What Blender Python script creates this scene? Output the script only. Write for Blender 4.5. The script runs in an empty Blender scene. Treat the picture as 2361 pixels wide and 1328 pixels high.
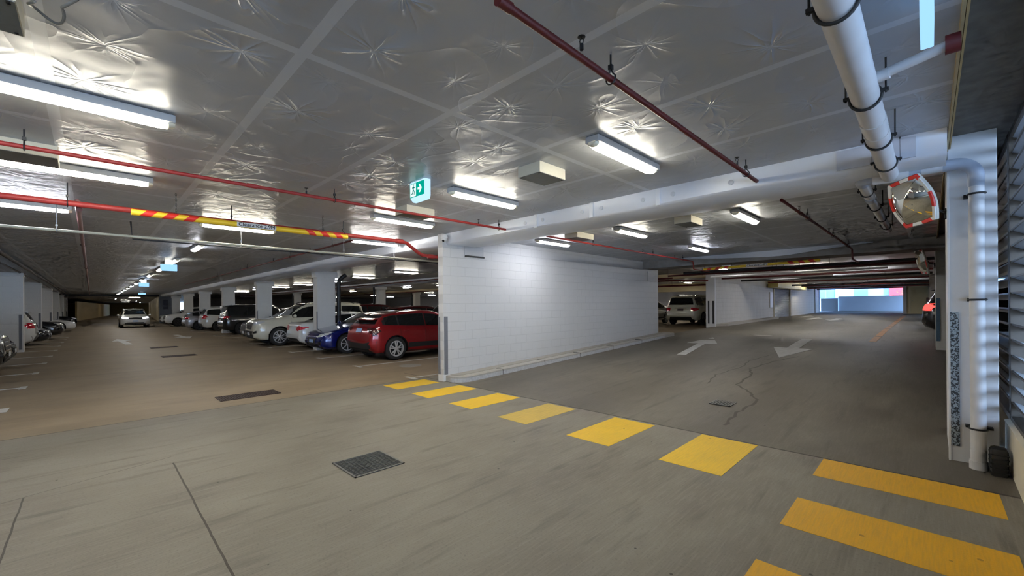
import bpy, bmesh, math, random
from mathutils import Vector, Matrix
from mathutils.bvhtree import BVHTree
PI = math.pi
EXPO = 0.55
rnd = random.Random(7)
SC = bpy.context.scene
COL = SC.collection

# ------------------------------------------------------------------ nodes
class NT:
    def __init__(s, name):
        s.m = bpy.data.materials.new(name); s.m.use_nodes = True
        s.t = s.m.node_tree; s.t.nodes.clear()
        s.out = s.t.nodes.new('ShaderNodeOutputMaterial')
    def n(s, typ, ins=None, **kw):
        nd = s.t.nodes.new(typ)
        for k, v in kw.items(): setattr(nd, k, v)
        for k, v in (ins or {}).items():
            sock = nd.inputs[k]
            if hasattr(v, 'is_output'): s.t.links.new(v, sock)
            else: sock.default_value = v
        return nd
    def m2(s, op, a, b=0.0, c=None, clamp=False):
        d = {0: a, 1: b}
        if c is not None: d[2] = c
        nd = s.n('ShaderNodeMath', d, operation=op); nd.use_clamp = clamp
        return nd.outputs[0]
    def ramp(s, f, stops):
        nd = s.n('ShaderNodeValToRGB', {0: f}); cr = nd.color_ramp
        while len(cr.elements) < len(stops): cr.elements.new(0.5)
        for e, (p, c) in zip(cr.elements, stops):
            e.position = p; e.color = (*c, 1) if len(c) == 3 else c
        return nd.outputs[0]
    def mix(s, f, a, b, blend='MIX'):
        nd = s.n('ShaderNodeMix', data_type='RGBA', blend_type=blend)
        for i, v in ((0, f), (6, a), (7, b)):
            if hasattr(v, 'is_output'): s.t.links.new(v, nd.inputs[i])
            else: nd.inputs[i].default_value = v if i == 0 else ((*v, 1) if len(v) == 3 else v)
        return nd.outputs[2]
    def noise(s, vec, scale, detail=3, rough=0.5, dist=0.0, fac=True):
        return s.n('ShaderNodeTexNoise', {'Vector': vec, 'Scale': scale, 'Detail': detail, 'Roughness': rough, 'Distortion': dist}).outputs[0 if fac else 1]
    def scalev(s, vec, sc, loc=(0, 0, 0)):
        return s.n('ShaderNodeMapping', {'Vector': vec, 'Scale': sc, 'Location': loc}).outputs[0]
    def pos(s): return s.n('ShaderNodeNewGeometry').outputs['Position']
    def xyz(s, v):
        o = s.n('ShaderNodeSeparateXYZ', {0: v}).outputs; return o[0], o[1], o[2]
    def vec(s, x, y, z=0.0): return s.n('ShaderNodeCombineXYZ', {0: x, 1: y, 2: z}).outputs[0]
    def bump(s, h, dist, strength=1.0, normal=None):
        d = {'Height': h, 'Distance': dist, 'Strength': strength}
        if normal is not None: d['Normal'] = normal
        return s.n('ShaderNodeBump', d).outputs[0]
    def bsdf(s, **kw):
        nd = s.n('ShaderNodeBsdfPrincipled')
        for k, v in kw.items():
            k = k.replace('_', ' ')
            sock = nd.inputs[k]
            if hasattr(v, 'is_output'): s.t.links.new(v, sock)
            elif isinstance(v, tuple) and len(v) == 3: sock.default_value = (*v, 1)
            else: sock.default_value = v
        s.t.links.new(nd.outputs[0], s.out.inputs[0]); return s.m
    def fin(s, sh):
        s.t.links.new(sh, s.out.inputs[0]); return s.m

def srgb(r, g, b):
    f = lambda c: (c / 255 / 12.92) if c <= 10 else ((c / 255 + .055) / 1.055) ** 2.4
    return (f(r), f(g), f(b))
_mc = {}
def flat(name, col, rough=0.5, metal=0.0, coat=0.0, nz=0.0, bumpd=0.0, scale=30):
    if name in _mc: return _mc[name]
    t = NT(name); c = col; kw = {}
    p = t.pos()
    f = t.noise(p, scale, 2)
    if nz: c = t.mix(f, tuple(x * (1 - nz) for x in col), tuple(min(1, x * (1 + nz)) for x in col))
    if bumpd: kw['Normal'] = t.bump(f, bumpd)
    m = t.bsdf(Base_Color=c, Roughness=rough, Metallic=metal, Coat_Weight=coat, Coat_Roughness=0.06, **kw)
    _mc[name] = m; return m
def emis(name, col, st):
    if name in _mc: return _mc[name]
    t = NT(name)
    e = t.n('ShaderNodeEmission', {0: (*col, 1), 1: st})
    _mc[name] = t.fin(e.outputs[0]); return _mc[name]
def paint(name, col, rough=0.35, metal=0.0):
    return flat(name, col, rough, metal, 1.0)

# foil-faced insulation, quilted by washers, taped
def foil(name, base=(.40, .425, .465), grid=True, amp=1.0, rough=.36):
    t = NT(name); p = t.pos(); x, y, z = t.xyz(p)
    S = 0.567
    qx = t.m2('DIVIDE', t.m2('ADD', x, 2.92), S); qy = t.m2('DIVIDE', t.m2('SUBTRACT', y, .59), S)
    cx = t.m2('FLOOR', t.m2('ADD', qx, .5)); cy = t.m2('FLOOR', t.m2('ADD', qy, .5))
    wn = t.n('ShaderNodeTexWhiteNoise', {'Vector': t.vec(cx, cy, 0)}, noise_dimensions='3D')
    rx, ry, rz = t.xyz(wn.outputs[1])
    dx = t.m2('ADD', t.m2('SUBTRACT', qx, cx), t.m2('MULTIPLY', t.m2('SUBTRACT', rx, .5), .25))
    dy = t.m2('ADD', t.m2('SUBTRACT', qy, cy), t.m2('MULTIPLY', t.m2('SUBTRACT', ry, .5), .25))
    r = t.m2('SQRT', t.m2('ADD', t.m2('MULTIPLY', dx, dx), t.m2('MULTIPLY', dy, dy)))
    rs = t.m2('ADD', r, .02)
    ux = t.m2('DIVIDE', dx, rs); uy = t.m2('DIVIDE', dy, rs)
    ang = t.vec(t.m2('ADD', ux, t.m2('MULTIPLY', cx, 3.7)), t.m2('ADD', uy, t.m2('MULTIPLY', cy, 2.3)), t.m2('MULTIPLY', r, .5))
    a = t.noise(ang, 1.9, 1, .45, .25)
    ridge = t.m2('POWER', t.m2('SUBTRACT', 1.0, t.m2('ABSOLUTE', t.m2('SUBTRACT', t.m2('MULTIPLY', a, 2.0), 1.0))), 5.0)
    fall = t.m2('MULTIPLY', t.m2('POWER', t.m2('MAXIMUM', t.m2('SUBTRACT', 1.0, t.m2('MULTIPLY', r, 1.35)), 0.0), 1.5), t.m2('MINIMUM', t.m2('MULTIPLY', r, 9.0), 1.0))
    star = t.m2('MULTIPLY', t.m2('MULTIPLY', ridge, fall), t.m2('ADD', t.m2('MULTIPLY', t.m2('MULTIPLY', rz, rz), 1.7), .12))
    eg = t.m2('SUBTRACT', .5, t.m2('MAXIMUM', t.m2('ABSOLUTE', t.m2('SUBTRACT', qx, cx)), t.m2('ABSOLUTE', t.m2('SUBTRACT', qy, cy))))
    mk = t.m2('MINIMUM', t.m2('MULTIPLY', eg, 5.0), 1.0); mk = t.m2('MULTIPLY', mk, t.m2('SUBTRACT', 2.0, mk))
    star = t.m2('MULTIPLY', star, mk)
    dim = t.m2('POWER', t.m2('MINIMUM', t.m2('MULTIPLY', r, 2.8), 1.0), .6)
    dim = t.m2('MULTIPLY_ADD', t.m2('SUBTRACT', dim, 1.0), mk, 1.0)
    # broad sags and sharp creases of the loose sheet
    w = t.noise(t.scalev(p, (.9, 1.4, 1)), 1.9, 1, .45, .6)
    f2 = t.noise(t.scalev(p, (1, 1, 1), (3, 7, 0)), 1.5, 1, .4, 1.0)
    cr = t.m2('POWER', t.m2('SUBTRACT', 1.0, t.m2('ABSOLUTE', t.m2('SUBTRACT', t.m2('MULTIPLY', f2, 2.0), 1.0))), 14.0)
    h = t.m2('ADD', t.m2('MULTIPLY', star, .95), t.m2('MULTIPLY', dim, .6))
    h = t.m2('ADD', h, t.m2('MULTIPLY', w, 2.6))
    h = t.m2('ADD', h, t.m2('MULTIPLY', cr, .28))
    fz = t.m2('MAXIMUM', t.m2('MULTIPLY_ADD', x, -.11, -.55, clamp=True), t.m2('MULTIPLY_ADD', y, .16, -.9, clamp=True), clamp=True)
    f3 = t.noise(p, 6.5, 1, .6, 1.0)
    h = t.m2('ADD', h, t.m2('MULTIPLY', t.m2('MULTIPLY', f3, fz), 2.6))
    col = t.mix(w, base, tuple(c * 1.12 for c in base))
    if grid:
        ya = t.m2('ABSOLUTE', t.m2('SUBTRACT', t.m2('FRACT', t.m2('ADD', t.m2('DIVIDE', t.m2('SUBTRACT', y, .92), 1.12), 50.5)), .5))
        xa = t.m2('ABSOLUTE', t.m2('SUBTRACT', t.m2('FRACT', t.m2('ADD', t.m2('DIVIDE', t.m2('ADD', x, 2.7), 2.4), 100.5)), .5))
        tp = t.m2('MAXIMUM', t.m2('LESS_THAN', ya, .030), t.m2('LESS_THAN', xa, .014))
        h = t.m2('ADD', t.m2('MULTIPLY', h, t.m2('SUBTRACT', 1.0, t.m2('MULTIPLY', tp, .6))), t.m2('MULTIPLY', tp, .3))
        # washers
        ws = t.m2('LESS_THAN', r, .055)
        col = t.mix(t.m2('MULTIPLY', tp, .85), col, tuple(min(1, c * 1.5) for c in base))
        col = t.mix(t.m2('MULTIPLY', ws, .5), col, tuple(c * 1.25 for c in base))
    nrm = t.bump(h, .011 * amp)
    return t.bsdf(Base_Color=col, Roughness=rough, Metallic=.12, Specular_IOR_Level=.6, Normal=nrm)

def concrete_floor():
    t = NT('broomed_concrete'); p = t.pos(); x, y, z = t.xyz(p)
    n1 = t.noise(p, .42, 3, .6); n2 = t.noise(t.scalev(p, (1, .4, 1)), 1.5, 4, .68, .3)
    fine = t.noise(p, 55, 2, .7)
    streak = t.noise(t.scalev(p, (22, 1.2, 1)), 3.0, 2, .6)
    streak2 = t.noise(t.scalev(p, (3.4, .45, 1), (5, 1, 0)), 2.0, 2, .6)
    left = t.m2('GREATER_THAN', -8.06, x)
    rampm = t.m2('MULTIPLY', t.m2('GREATER_THAN', y, 5.3), t.m2('GREATER_THAN', x, -7.4))
    k1 = t.m2('MULTIPLY_ADD', n1, 2.4, -.7, clamp=True)
    k2 = t.m2('MULTIPLY_ADD', n2, 3.0, -1.05, clamp=True)
    base = t.mix(k1, srgb(102, 95, 84), srgb(134, 128, 117))
    base = t.mix(t.m2('MULTIPLY', k2, .55), base, srgb(146, 142, 132))
    base = t.mix(t.m2('MULTIPLY_ADD', streak2, -4.2, 1.85, clamp=True), base, t.mix(.55, base, srgb(66, 61, 53)))
    base = t.mix(t.m2('MULTIPLY', t.m2('MULTIPLY_ADD', streak, 3.0, -1.4, clamp=True), .35), base, srgb(156, 152, 142))
    base = t.mix(t.m2('MULTIPLY', t.m2('MULTIPLY_ADD', fine, 3.5, -1.9, clamp=True), .4), base, srgb(60, 56, 48))
    base = t.mix(t.m2('MULTIPLY', left, .60), base, t.mix(k2, srgb(134, 113, 84), srgb(162, 140, 108)))
    dirt = t.m2('MULTIPLY', rampm, t.m2('MULTIPLY_ADD', n2, -2.6, 1.75, clamp=True))
    base = t.mix(t.m2('MULTIPLY', dirt, .45), base, srgb(84, 76, 64))
    base = t.mix(t.m2('MULTIPLY', rampm, .30), base, srgb(64, 57, 47))
    wp = t.m2('POWER', t.m2('ABSOLUTE', t.m2('SINE', t.m2('MULTIPLY', t.m2('ADD', x, .8), 1.5))), 5.0)
    base = t.mix(t.m2('MULTIPLY', t.m2('MULTIPLY', wp, rampm), .32), base, srgb(70, 64, 55))
    spk = t.n('ShaderNodeTexVoronoi', {'Vector': p, 'Scale': 3.1, 'Randomness': 1.0}).outputs[0]
    base = t.mix(t.m2('MULTIPLY', t.m2('LESS_THAN', spk, .032), .75), base, srgb(40, 36, 30))
    def line(c, v, w): return t.m2('LESS_THAN', t.m2('ABSOLUTE', t.m2('SUBTRACT', c, v)), w)
    wob = t.m2('MULTIPLY', t.m2('SUBTRACT', n2, .5), .022)
    xw = t.m2('ADD', x, wob); yw = t.m2('ADD', y, wob)
    j = t.m2('MULTIPLY', line(yw, 5.32, .012), t.m2('GREATER_THAN', x, -9))
    j = t.m2('MAXIMUM', j, t.m2('MULTIPLY', line(xw, -8.06, .012), t.m2('LESS_THAN', y, 5.3)))
    j = t.m2('MAXIMUM', j, t.m2('MULTIPLY', line(yw, .59, .007), t.m2('MULTIPLY', t.m2('GREATER_THAN', x, -5.57), t.m2('LESS_THAN', x, 0))))
    j = t.m2('MAXIMUM', j, t.m2('MULTIPLY', line(yw, -.42, .006), t.m2('GREATER_THAN', x, -5.47)))
    j = t.m2('MAXIMUM', j, t.m2('MULTIPLY', line(t.m2('ADD', xw, t.m2('MULTIPLY', y, .32)), -5.62, .004), t.m2('MULTIPLY', t.m2('LESS_THAN', y, .6), t.m2('GREATER_THAN', y, -1.2))))
    jj = t.m2('LESS_THAN', t.m2('ABSOLUTE', t.m2('SUBTRACT', t.m2('FRACT', t.m2('DIVIDE', yw, 7.45)), .03)), .0016)
    j = t.m2('MAXIMUM', j, t.m2('MULTIPLY', jj, t.m2('GREATER_THAN', y, 8)))
    jx = t.m2('LESS_THAN', t.m2('ABSOLUTE', t.m2('SUBTRACT', t.m2('FRACT', t.m2('DIVIDE', xw, 8.0)), .2)), .0012)
    j = t.m2('MAXIMUM', j, t.m2('MULTIPLY', jx, t.m2('LESS_THAN', x, -9)))
    base = t.mix(t.m2('MULTIPLY', j, .85), base, srgb(48, 42, 34))
    hh = t.m2('ADD', t.m2('MULTIPLY', streak, .6), t.m2('MULTIPLY', fine, .4))
    return t.bsdf(Base_Color=base, Roughness=t.m2('MULTIPLY_ADD', n2, .3, .42), Specular_IOR_Level=.4, Normal=t.bump(hh, .003))

def block_wall(name, col=(.62, .62, .62), axis='X', dirt=.0, b=1.0):
    t = NT(name); p = t.pos(); x, y, z = t.xyz(p)
    u = y if axis == 'X' else x
    v = t.vec(t.m2('ADD', u, .12), t.m2('SUBTRACT', z, .06), 0)
    br = t.n('ShaderNodeTexBrick', {'Vector': v, 'Scale': 1.0, 'Mortar Size': .0045, 'Mortar Smooth': .3, 'Brick Width': .40, 'Row Height': .2,
              'Color1': (1, 1, 1, 1), 'Color2': (.94, .94, .94, 1), 'Mortar': (.35, .35, .35, 1)})
    nz = t.noise(p, 1.3, 2); fine = t.noise(p, 35, 1, .6)
    brk = nz
    c = t.mix(nz, tuple(k * .93 for k in col), col)
    c = t.mix(t.m2('MULTIPLY', t.m2('MULTIPLY', br.outputs[1], brk), .75 * b), c, tuple(k * .4 for k in col))
    if dirt: c = t.mix(t.m2('MULTIPLY', t.noise(t.scalev(p, (1, 1, .3)), 3.0, 5), dirt), c, srgb(120, 108, 88))
    h = t.m2('SUBTRACT', t.m2('MULTIPLY', fine, .25), t.m2('MULTIPLY', br.outputs[1], 1.0))
    return t.bsdf(Base_Color=c, Roughness=.55, Normal=t.bump(h, .003))

def yellow_paint(name='yellow_road_paint', worn=.25, col=None):
    t = NT(name); p = t.pos(); x, y, z = t.xyz(p)
    col = col or srgb(246, 200, 14)
    n = t.noise(t.scalev(p, (25, 1.5, 1)), 3, 4, .65); g = t.noise(p, 70, 3)
    b = t.noise(p, 2.2, 4)
    c = t.mix(b, col, tuple(k * .82 for k in col))
    f = t.m2('MULTIPLY', t.m2('MULTIPLY_ADD', n, 3.2, -1.3), worn, clamp=True)
    c = t.mix(f, c, srgb(150, 128, 66))
    sp = t.n('ShaderNodeTexVoronoi', {'Vector': p, 'Scale': 4.0}).outputs[0]
    c = t.mix(t.m2('MULTIPLY', t.m2('LESS_THAN', sp, .06), .5), c, srgb(90, 70, 30))
    return t.bsdf(Base_Color=c, Roughness=.55, Normal=t.bump(t.m2('ADD', n, g), .002))

# ------------------------------------------------------------------ mesh builder
class MB:
    def __init__(s): s.v = []; s.f = []; s.mi = []; s.mat = 0
    def add(s, vs, fs):
        o = len(s.v); s.v += [tuple(v) for v in vs]
        s.f += [tuple(i + o for i in f) for f in fs]; s.mi += [s.mat] * len(fs); return s
    def box(s, x0, x1, y0, y1, z0, z1, bev=0.0):
        if bev <= 0:
            vs = [(x, y, z) for z in (z0, z1) for y in (y0, y1) for x in (x0, x1)]
            return s.add(vs, [(0, 2, 3, 1), (4, 5, 7, 6), (0, 1, 5, 4), (2, 6, 7, 3), (0, 4, 6, 2), (1, 3, 7, 5)])
        bm = bmesh.new(); bmesh.ops.create_cube(bm, size=1)
        for v in bm.verts: v.co = Vector(((x0 + x1) / 2 + v.co.x * (x1 - x0), (y0 + y1) / 2 + v.co.y * (y1 - y0), (z0 + z1) / 2 + v.co.z * (z1 - z0)))
        bmesh.ops.bevel(bm, geom=bm.edges[:], offset=bev, segments=2, affect='EDGES', profile=.5)
        bm.verts.index_update()
        s.add([v.co[:] for v in bm.verts], [tuple(v.index for v in f.verts) for f in bm.faces]); bm.free(); return s
    def prism(s, pts, z0, z1):
        n = len(pts)
        z0f = z0 if callable(z0) else (lambda x, y: z0); z1f = z1 if callable(z1) else (lambda x, y: z1)
        vs = [(x, y, z0f(x, y)) for x, y in pts] + [(x, y, z1f(x, y)) for x, y in pts]
        a = sum(pts[i][0] * pts[(i + 1) % n][1] - pts[(i + 1) % n][0] * pts[i][1] for i in range(n))
        idx = list(range(n)); 
        fs = [tuple(reversed(idx)), tuple(i + n for i in idx)] + [(i, (i + 1) % n, n + (i + 1) % n, n + i) for i in range(n)]
        if a < 0: fs = [tuple(reversed(f)) for f in fs]
        return s.add(vs, fs)
    def tube(s, path, r, seg=12, cap=True):
        P = [Vector(p) for p in path]; n = len(P)
        rr = r if isinstance(r, (list, tuple)) else [r] * n
        up = None; vs = []
        for i, p in enumerate(P):
            d = (P[min(i + 1, n - 1)] - P[max(i - 1, 0)]).normalized()
            if up is None:
                up = Vector((0, 0, 1)) if abs(d.z) < .9 else Vector((1, 0, 0))
            a = d.cross(up).normalized(); b = a.cross(d).normalized(); up = b
            for k in range(seg):
                t = 2 * PI * k / seg
                vs.append(p + (a * math.cos(t) + b * math.sin(t)) * rr[i])
        fs = []
        for i in range(n - 1):
            for k in range(seg):
                k2 = (k + 1) % seg
                fs.append((i * seg + k, i * seg + k2, (i + 1) * seg + k2, (i + 1) * seg + k))
        if cap: fs += [tuple(reversed(range(seg))), tuple((n - 1) * seg + k for k in range(seg))]
        return s.add(vs, [tuple(reversed(f)) for f in fs])
    def lathe(s, prof, c, axis='Z', seg=24, closed=False):
        c = Vector(c); vs = []
        for (r, h) in prof:
            for k in range(seg):
                t = 2 * PI * k / seg; a, b = r * math.cos(t), r * math.sin(t)
                vs.append(c + (Vector((a, b, h)) if axis == 'Z' else Vector((h, a, b)) if axis == 'X' else Vector((b, h, a))))
        n = len(prof); fs = []
        for i in range(n if closed else n - 1):
            j = (i + 1) % n
            for k in range(seg):
                k2 = (k + 1) % seg
                fs.append((i * seg + k, i * seg + k2, j * seg + k2, j * seg + k))
        if not closed:
            fs += [tuple(reversed(range(seg))), tuple((n - 1) * seg + k for k in range(seg))]
        return s.add(vs, fs)
    def build(s, name, mats, parent=None, smooth=None, xf=None):
        me = bpy.data.meshes.new(name)
        vs = [xf @ Vector(v) for v in s.v] if xf is not None else s.v
        me.from_pydata(vs, [], s.f)
        if not isinstance(mats, (list, tuple)): mats = [mats]
        for m in mats: me.materials.append(m)
        if len(mats) > 1: me.polygons.foreach_set('material_index', s.mi)
        bm = bmesh.new(); bm.from_mesh(me)
        bmesh.ops.recalc_face_normals(bm, faces=bm.faces[:])
        if smooth is not None:
            for f in bm.faces: f.smooth = True
            for e in bm.edges:
                if len(e.link_faces) == 2 and e.calc_face_angle(0) > math.radians(smooth): e.smooth = False
        bm.to_mesh(me); bm.free()
        o = bpy.data.objects.new(name, me); COL.objects.link(o)
        if parent is not None: o.parent = parent
        return o

def tag(o, label=None, cat=None, group=None, kind=None):
    if label: o['label'] = label
    if cat: o['category'] = cat
    if group: o['group'] = group
    if kind: o['kind'] = kind
    return o
def empty(name, loc=(0, 0, 0), rz=0.0, label=None, cat=None, group=None, kind=None):
    o = bpy.data.objects.new(name, None); COL.objects.link(o)
    o.location = loc; o.rotation_euler = (0, 0, rz); o.empty_display_size = .2
    return tag(o, label, cat, group, kind)
def copy_tree(o, parent=None):
    c = o.copy(); COL.objects.link(c)
    if parent is not None: c.parent = parent
    for ch in list(o.children): copy_tree(ch, c)
    return c
def struct(o, label=None): return tag(o, label, None, None, 'structure')
def textmesh(name, s, size, mat, parent, loc, rot, ext=.001, bold=.0, align='CENTER'):
    cu = bpy.data.curves.new('lettering_curve', 'FONT'); cu.body = s; cu.size = size; cu.extrude = ext; cu.offset = bold
    cu.align_x = align; cu.align_y = 'CENTER'; cu.resolution_u = 3
    t = bpy.data.objects.new('lettering_tmp', cu); COL.objects.link(t)
    dg = bpy.context.evaluated_depsgraph_get(); me = bpy.data.meshes.new_from_object(t.evaluated_get(dg))
    bpy.data.objects.remove(t); bpy.data.curves.remove(cu)
    me.name = name; me.materials.clear(); me.materials.append(mat)
    o = bpy.data.objects.new(name, me); COL.objects.link(o); o.parent = parent
    o.location = loc; o.rotation_euler = rot; return o

# ------------------------------------------------------------------ ground heights
def interp(T, x):
    if x <= T[0][0]: return T[0][1]
    for (a, b), (c, d) in zip(T, T[1:]):
        if x <= c: return b + (d - b) * (x - a) / (c - a)
    return T[-1][1]
RT = [(5.3, 0), (15, .40), (21, .52), (32, .62), (45, .72), (90, .75)]
LT = [(12, 0), (20, .38), (60, .42)]
def h(x, y): return interp(RT, y) if x > -7.42 else interp(LT, y)
ZC = 3.15
# ------------------------------------------------------------------ materials
M_floor = concrete_floor()
M_foil = foil('foil_sarking')
M_foilb = foil('foil_beam_wrap', (.70, .735, .80), grid=False, amp=.35, rough=.4)
M_wall = block_wall('white_block_paint', (.60, .60, .60), 'X', b=.6)
M_wallb = block_wall('white_block_paint_worn', (.62, .60, .56), 'X', dirt=.35, b=1.0)
M_colw = block_wall('column_paint', (.72, .71, .67), 'X', b=.0)
M_rcol = flat('white_column_paint', (.62, .62, .63), .5, nz=.04, bumpd=.0008, scale=14)
M_cream = flat('cream_render', srgb(214, 200, 165), .6, nz=.06, bumpd=.001, scale=5)
M_lowwall = flat('cream_low_wall_paint', srgb(214, 205, 184), .6, nz=.05, bumpd=.001, scale=9)
M_conc = flat('raw_concrete', (.26, .25, .24), .8, nz=.25, bumpd=.004, scale=6)
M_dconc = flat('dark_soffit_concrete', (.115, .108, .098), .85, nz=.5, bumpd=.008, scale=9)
M_kerb = flat('kerb_concrete', (.42, .40, .36), .75, nz=.18, bumpd=.003, scale=22)
M_kerbp = flat('worn_white_kerb_paint', (.50, .51, .52), .7, nz=.3, bumpd=.003, scale=18)
M_red = flat('red_pipe_enamel', srgb(158, 48, 46), .5, nz=.08)
M_dred = flat('dark_red_pipe_enamel', srgb(92, 26, 26), .45, nz=.1)
M_pale = flat('pale_grey_pipe', srgb(196, 192, 172), .45, nz=.06)
M_pvc = flat('grimy_white_pvc', srgb(202, 202, 204), .4, nz=.12, scale=5)
M_pvcg = flat('grey_pvc_fitting', srgb(160, 168, 182), .4, nz=.08)
M_black = flat('black_rubber', (.012, .012, .013), .6)
M_blk = flat('black_steel', (.02, .02, .022), .45, .3)
M_gsteel = flat('galvanised_steel', (.32, .33, .34), .42, .7, nz=.15)
M_guard = flat('grey_rubber_guard', srgb(112, 114, 120), .6, nz=.12)
M_white = flat('white_enamel', (.7, .7, .7), .4)
M_box = flat('cream_duct_sheet', srgb(206, 200, 180), .5, nz=.05)
M_boxg = flat('grey_duct_panel', srgb(120, 122, 118), .5, nz=.1)
M_louv = flat('anodised_bronze_louvre', srgb(92, 84, 76), .38, .5, nz=.1)
M_louv2 = flat('louvre_face_daylight', (.42, .45, .50), .35, .4, nz=.08)  # blade faces paled and blued to carry the daylight on them
M_wline = flat('white_road_paint', (.50, .49, .46), .6, nz=.3, scale=9)
M_or = flat('faded_orange_line_paint', srgb(158, 112, 66), .6, nz=.35, scale=14)
M_yel = yellow_paint()
M_yelt = flat('yellow_tube', srgb(232, 192, 44), .4, nz=.05)
M_redt = flat('red_reflective_tape', srgb(214, 48, 40), .35)
M_wt = flat('white_reflective_tape', (.72, .72, .7), .35)
M_batt = flat('batten_body_grey', (.42, .42, .42), .45)
def lampmat(k):
    return {'warm': emis('warm_diffuser', (1, .93, .76), 40), 'cool': emis('cool_diffuser', (.90, .92, 1), 40), 'mid': emis('neutral_diffuser', (1, .96, .91), 40)}[k]
M_cap = flat('frosted_end_cap', (.85, .8, .62), .3)

# ------------------------------------------------------------------ floor
xs = [-150, -100, -60, -40, -25, -16, -12, -9, -7.5, -7.34, -5, -3, -1, .12, .8, 3, 8]
ys = [-14, -8, -2, 2, 5.3, 8, 10, 12, 13.4, 15, 17, 19, 21, 26, 32, 38, 45, 60, 80]
b = MB()
vs = [(x, y, h(x, y)) for y in ys for x in xs]; nx = len(xs)
b.add(vs, [(j * nx + i, j * nx + i + 1, (j + 1) * nx + i + 1, (j + 1) * nx + i) for j in range(len(ys) - 1) for i in range(nx - 1)])
struct(b.build('floor', M_floor), 'brown grey broomed concrete car park floor')

# ------------------------------------------------------------------ ceiling
b = MB(); b.box(-150, .13, -14, 60, ZC, ZC + .3)
struct(b.build('ceiling', M_foil), 'silver grey quilted foil insulation ceiling with taped seams')
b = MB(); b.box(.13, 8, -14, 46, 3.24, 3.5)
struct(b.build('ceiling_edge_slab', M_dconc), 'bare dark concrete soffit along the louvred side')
b = MB(); b.box(-7.3, .13, 15.0, 48.0, 3.08, 3.15)
struct(b.build('ceiling_ramp_bay', flat('pale_soffit', (.72, .72, .74), .6, nz=.15, scale=2)), 'bare pale concrete soffit above the far ramp')
b = MB(); b.box(.128, .142, -14, 15.6, 3.10, 3.24); b.box(.147, .158, -14, 15.6, 3.12, 3.24)
struct(b.build('trim_1', flat('raw_timber_edge', srgb(160, 140, 100), .7, nz=.2, scale=12)), 'thin tan timber edge strip between foil and bare soffit')
# wrapped drop beams along X: front face, soffit, sloped back
def wrapbeam(name, y0, x0, x1, label, zb=2.92, w=.78, sl=1.15, mat=None, zt=ZC):
    b = MB(); P = [(y0, zt), (y0 + .01, zb + .03), (y0 + .05, zb), (y0 + w, zb + .01), (y0 + w + sl, zt)]
    n = 60; L = x1 - x0; vs = []
    for i in range(n + 1):
        x = x0 + L * i / n
        for (y, z) in P:
            vs.append((x, y + (.008 * math.sin(i * 1.7 + y * 5)), z + (.008 * math.sin(i * 2.3 + y) if z < zt else 0)))
    k = len(P)
    b.add(vs, [(i * k + j, i * k + j + 1, (i + 1) * k + j + 1, (i + 1) * k + j) for i in range(n) for j in range(k - 1)])
    b.add([vs[0 + j] for j in range(k)], [tuple(range(k))]); b.add([vs[n * k + j] for j in range(k)], [tuple(range(k))])
    # tape straps on the face
    s = b.build(name, mat or M_foilb, smooth=50); return struct(s, label)
wrapbeam('beam', 5.36, -60, .12, 'long drop beam wrapped in pale foil, running from right column down left aisle')
wrapbeam('beam', 12.9, -60, -7.5, 'second foil wrapped drop beam, deeper among the parked cars')
wrapbeam('beam', 21.0, -60, -7.5, 'third drop beam at the back of the parking rows', mat=M_cream, w=.6, sl=.02)
b = MB(); b.box(-7.35, .6, 14.07, 15.0, 2.89, ZC + .05)
struct(b.build('beam', M_conc), 'bare concrete beam above the ramp, past the white wall')
b = MB(); b.box(-16, -7.6, 31.0, 31.5, 2.55, ZC); struct(b.build('beam', M_cream), 'bare concrete beam behind the white four wheel drive')
# torn foil flap over the bare beam
b = MB(); n = 26; vs = []
for i in range(n + 1):
    t = i / n; x = -5.9 + 4.9 * t
    d = .10 + .05 * math.sin(3.1 * t) + .012 * math.sin(13 * t)
    d2 = d * math.sin(PI * min(1, max(.02, t * 1.02)) * .98) + .02
    vs += [(x, 14.02, ZC), (x, 13.99 - .02 * math.sin(9 * t), ZC - d2), (x, 14.0 - .02 * math.sin(9 * t), ZC - d2 - .004)]
b.add(vs, [(i * 3 + j, i * 3 + j + 1, i * 3 + j + 4, i * 3 + j + 3) for i in range(n) for j in range(2)])
tag(b.build('foil_flap', M_foilb, smooth=60), 'loose pale foil flap hanging over the bare concrete beam edge', 'insulation')

b0 = bpy.data.objects['beam']
for X in (-4.75, -3.62, -2.56):
    b = MB(); b.box(X - .03, X + .03, 5.345, 5.362, 2.925, 3.15); b.build('tape_strap', flat('pale_tape', (.80, .82, .86), .35), b0)
for X in (-5.0, -4.6, -3.8, -3.45, -2.78, -2.36, -1.66, -.42):
    b = MB(); b.lathe([(.03, 5.352), (.03, 5.366)], (X, 0, 3.04), axis='Y', seg=14); b.build('washer', flat('washer_grey', (.60, .63, .68), .4), b0)
b = MB(); b.box(-.66, -.08, 5.345, 5.362, 2.94, 3.13); b.build('patch_sheet', flat('patch_foil', (.55, .57, .64), .4, nz=.1, scale=8), b0)
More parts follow.
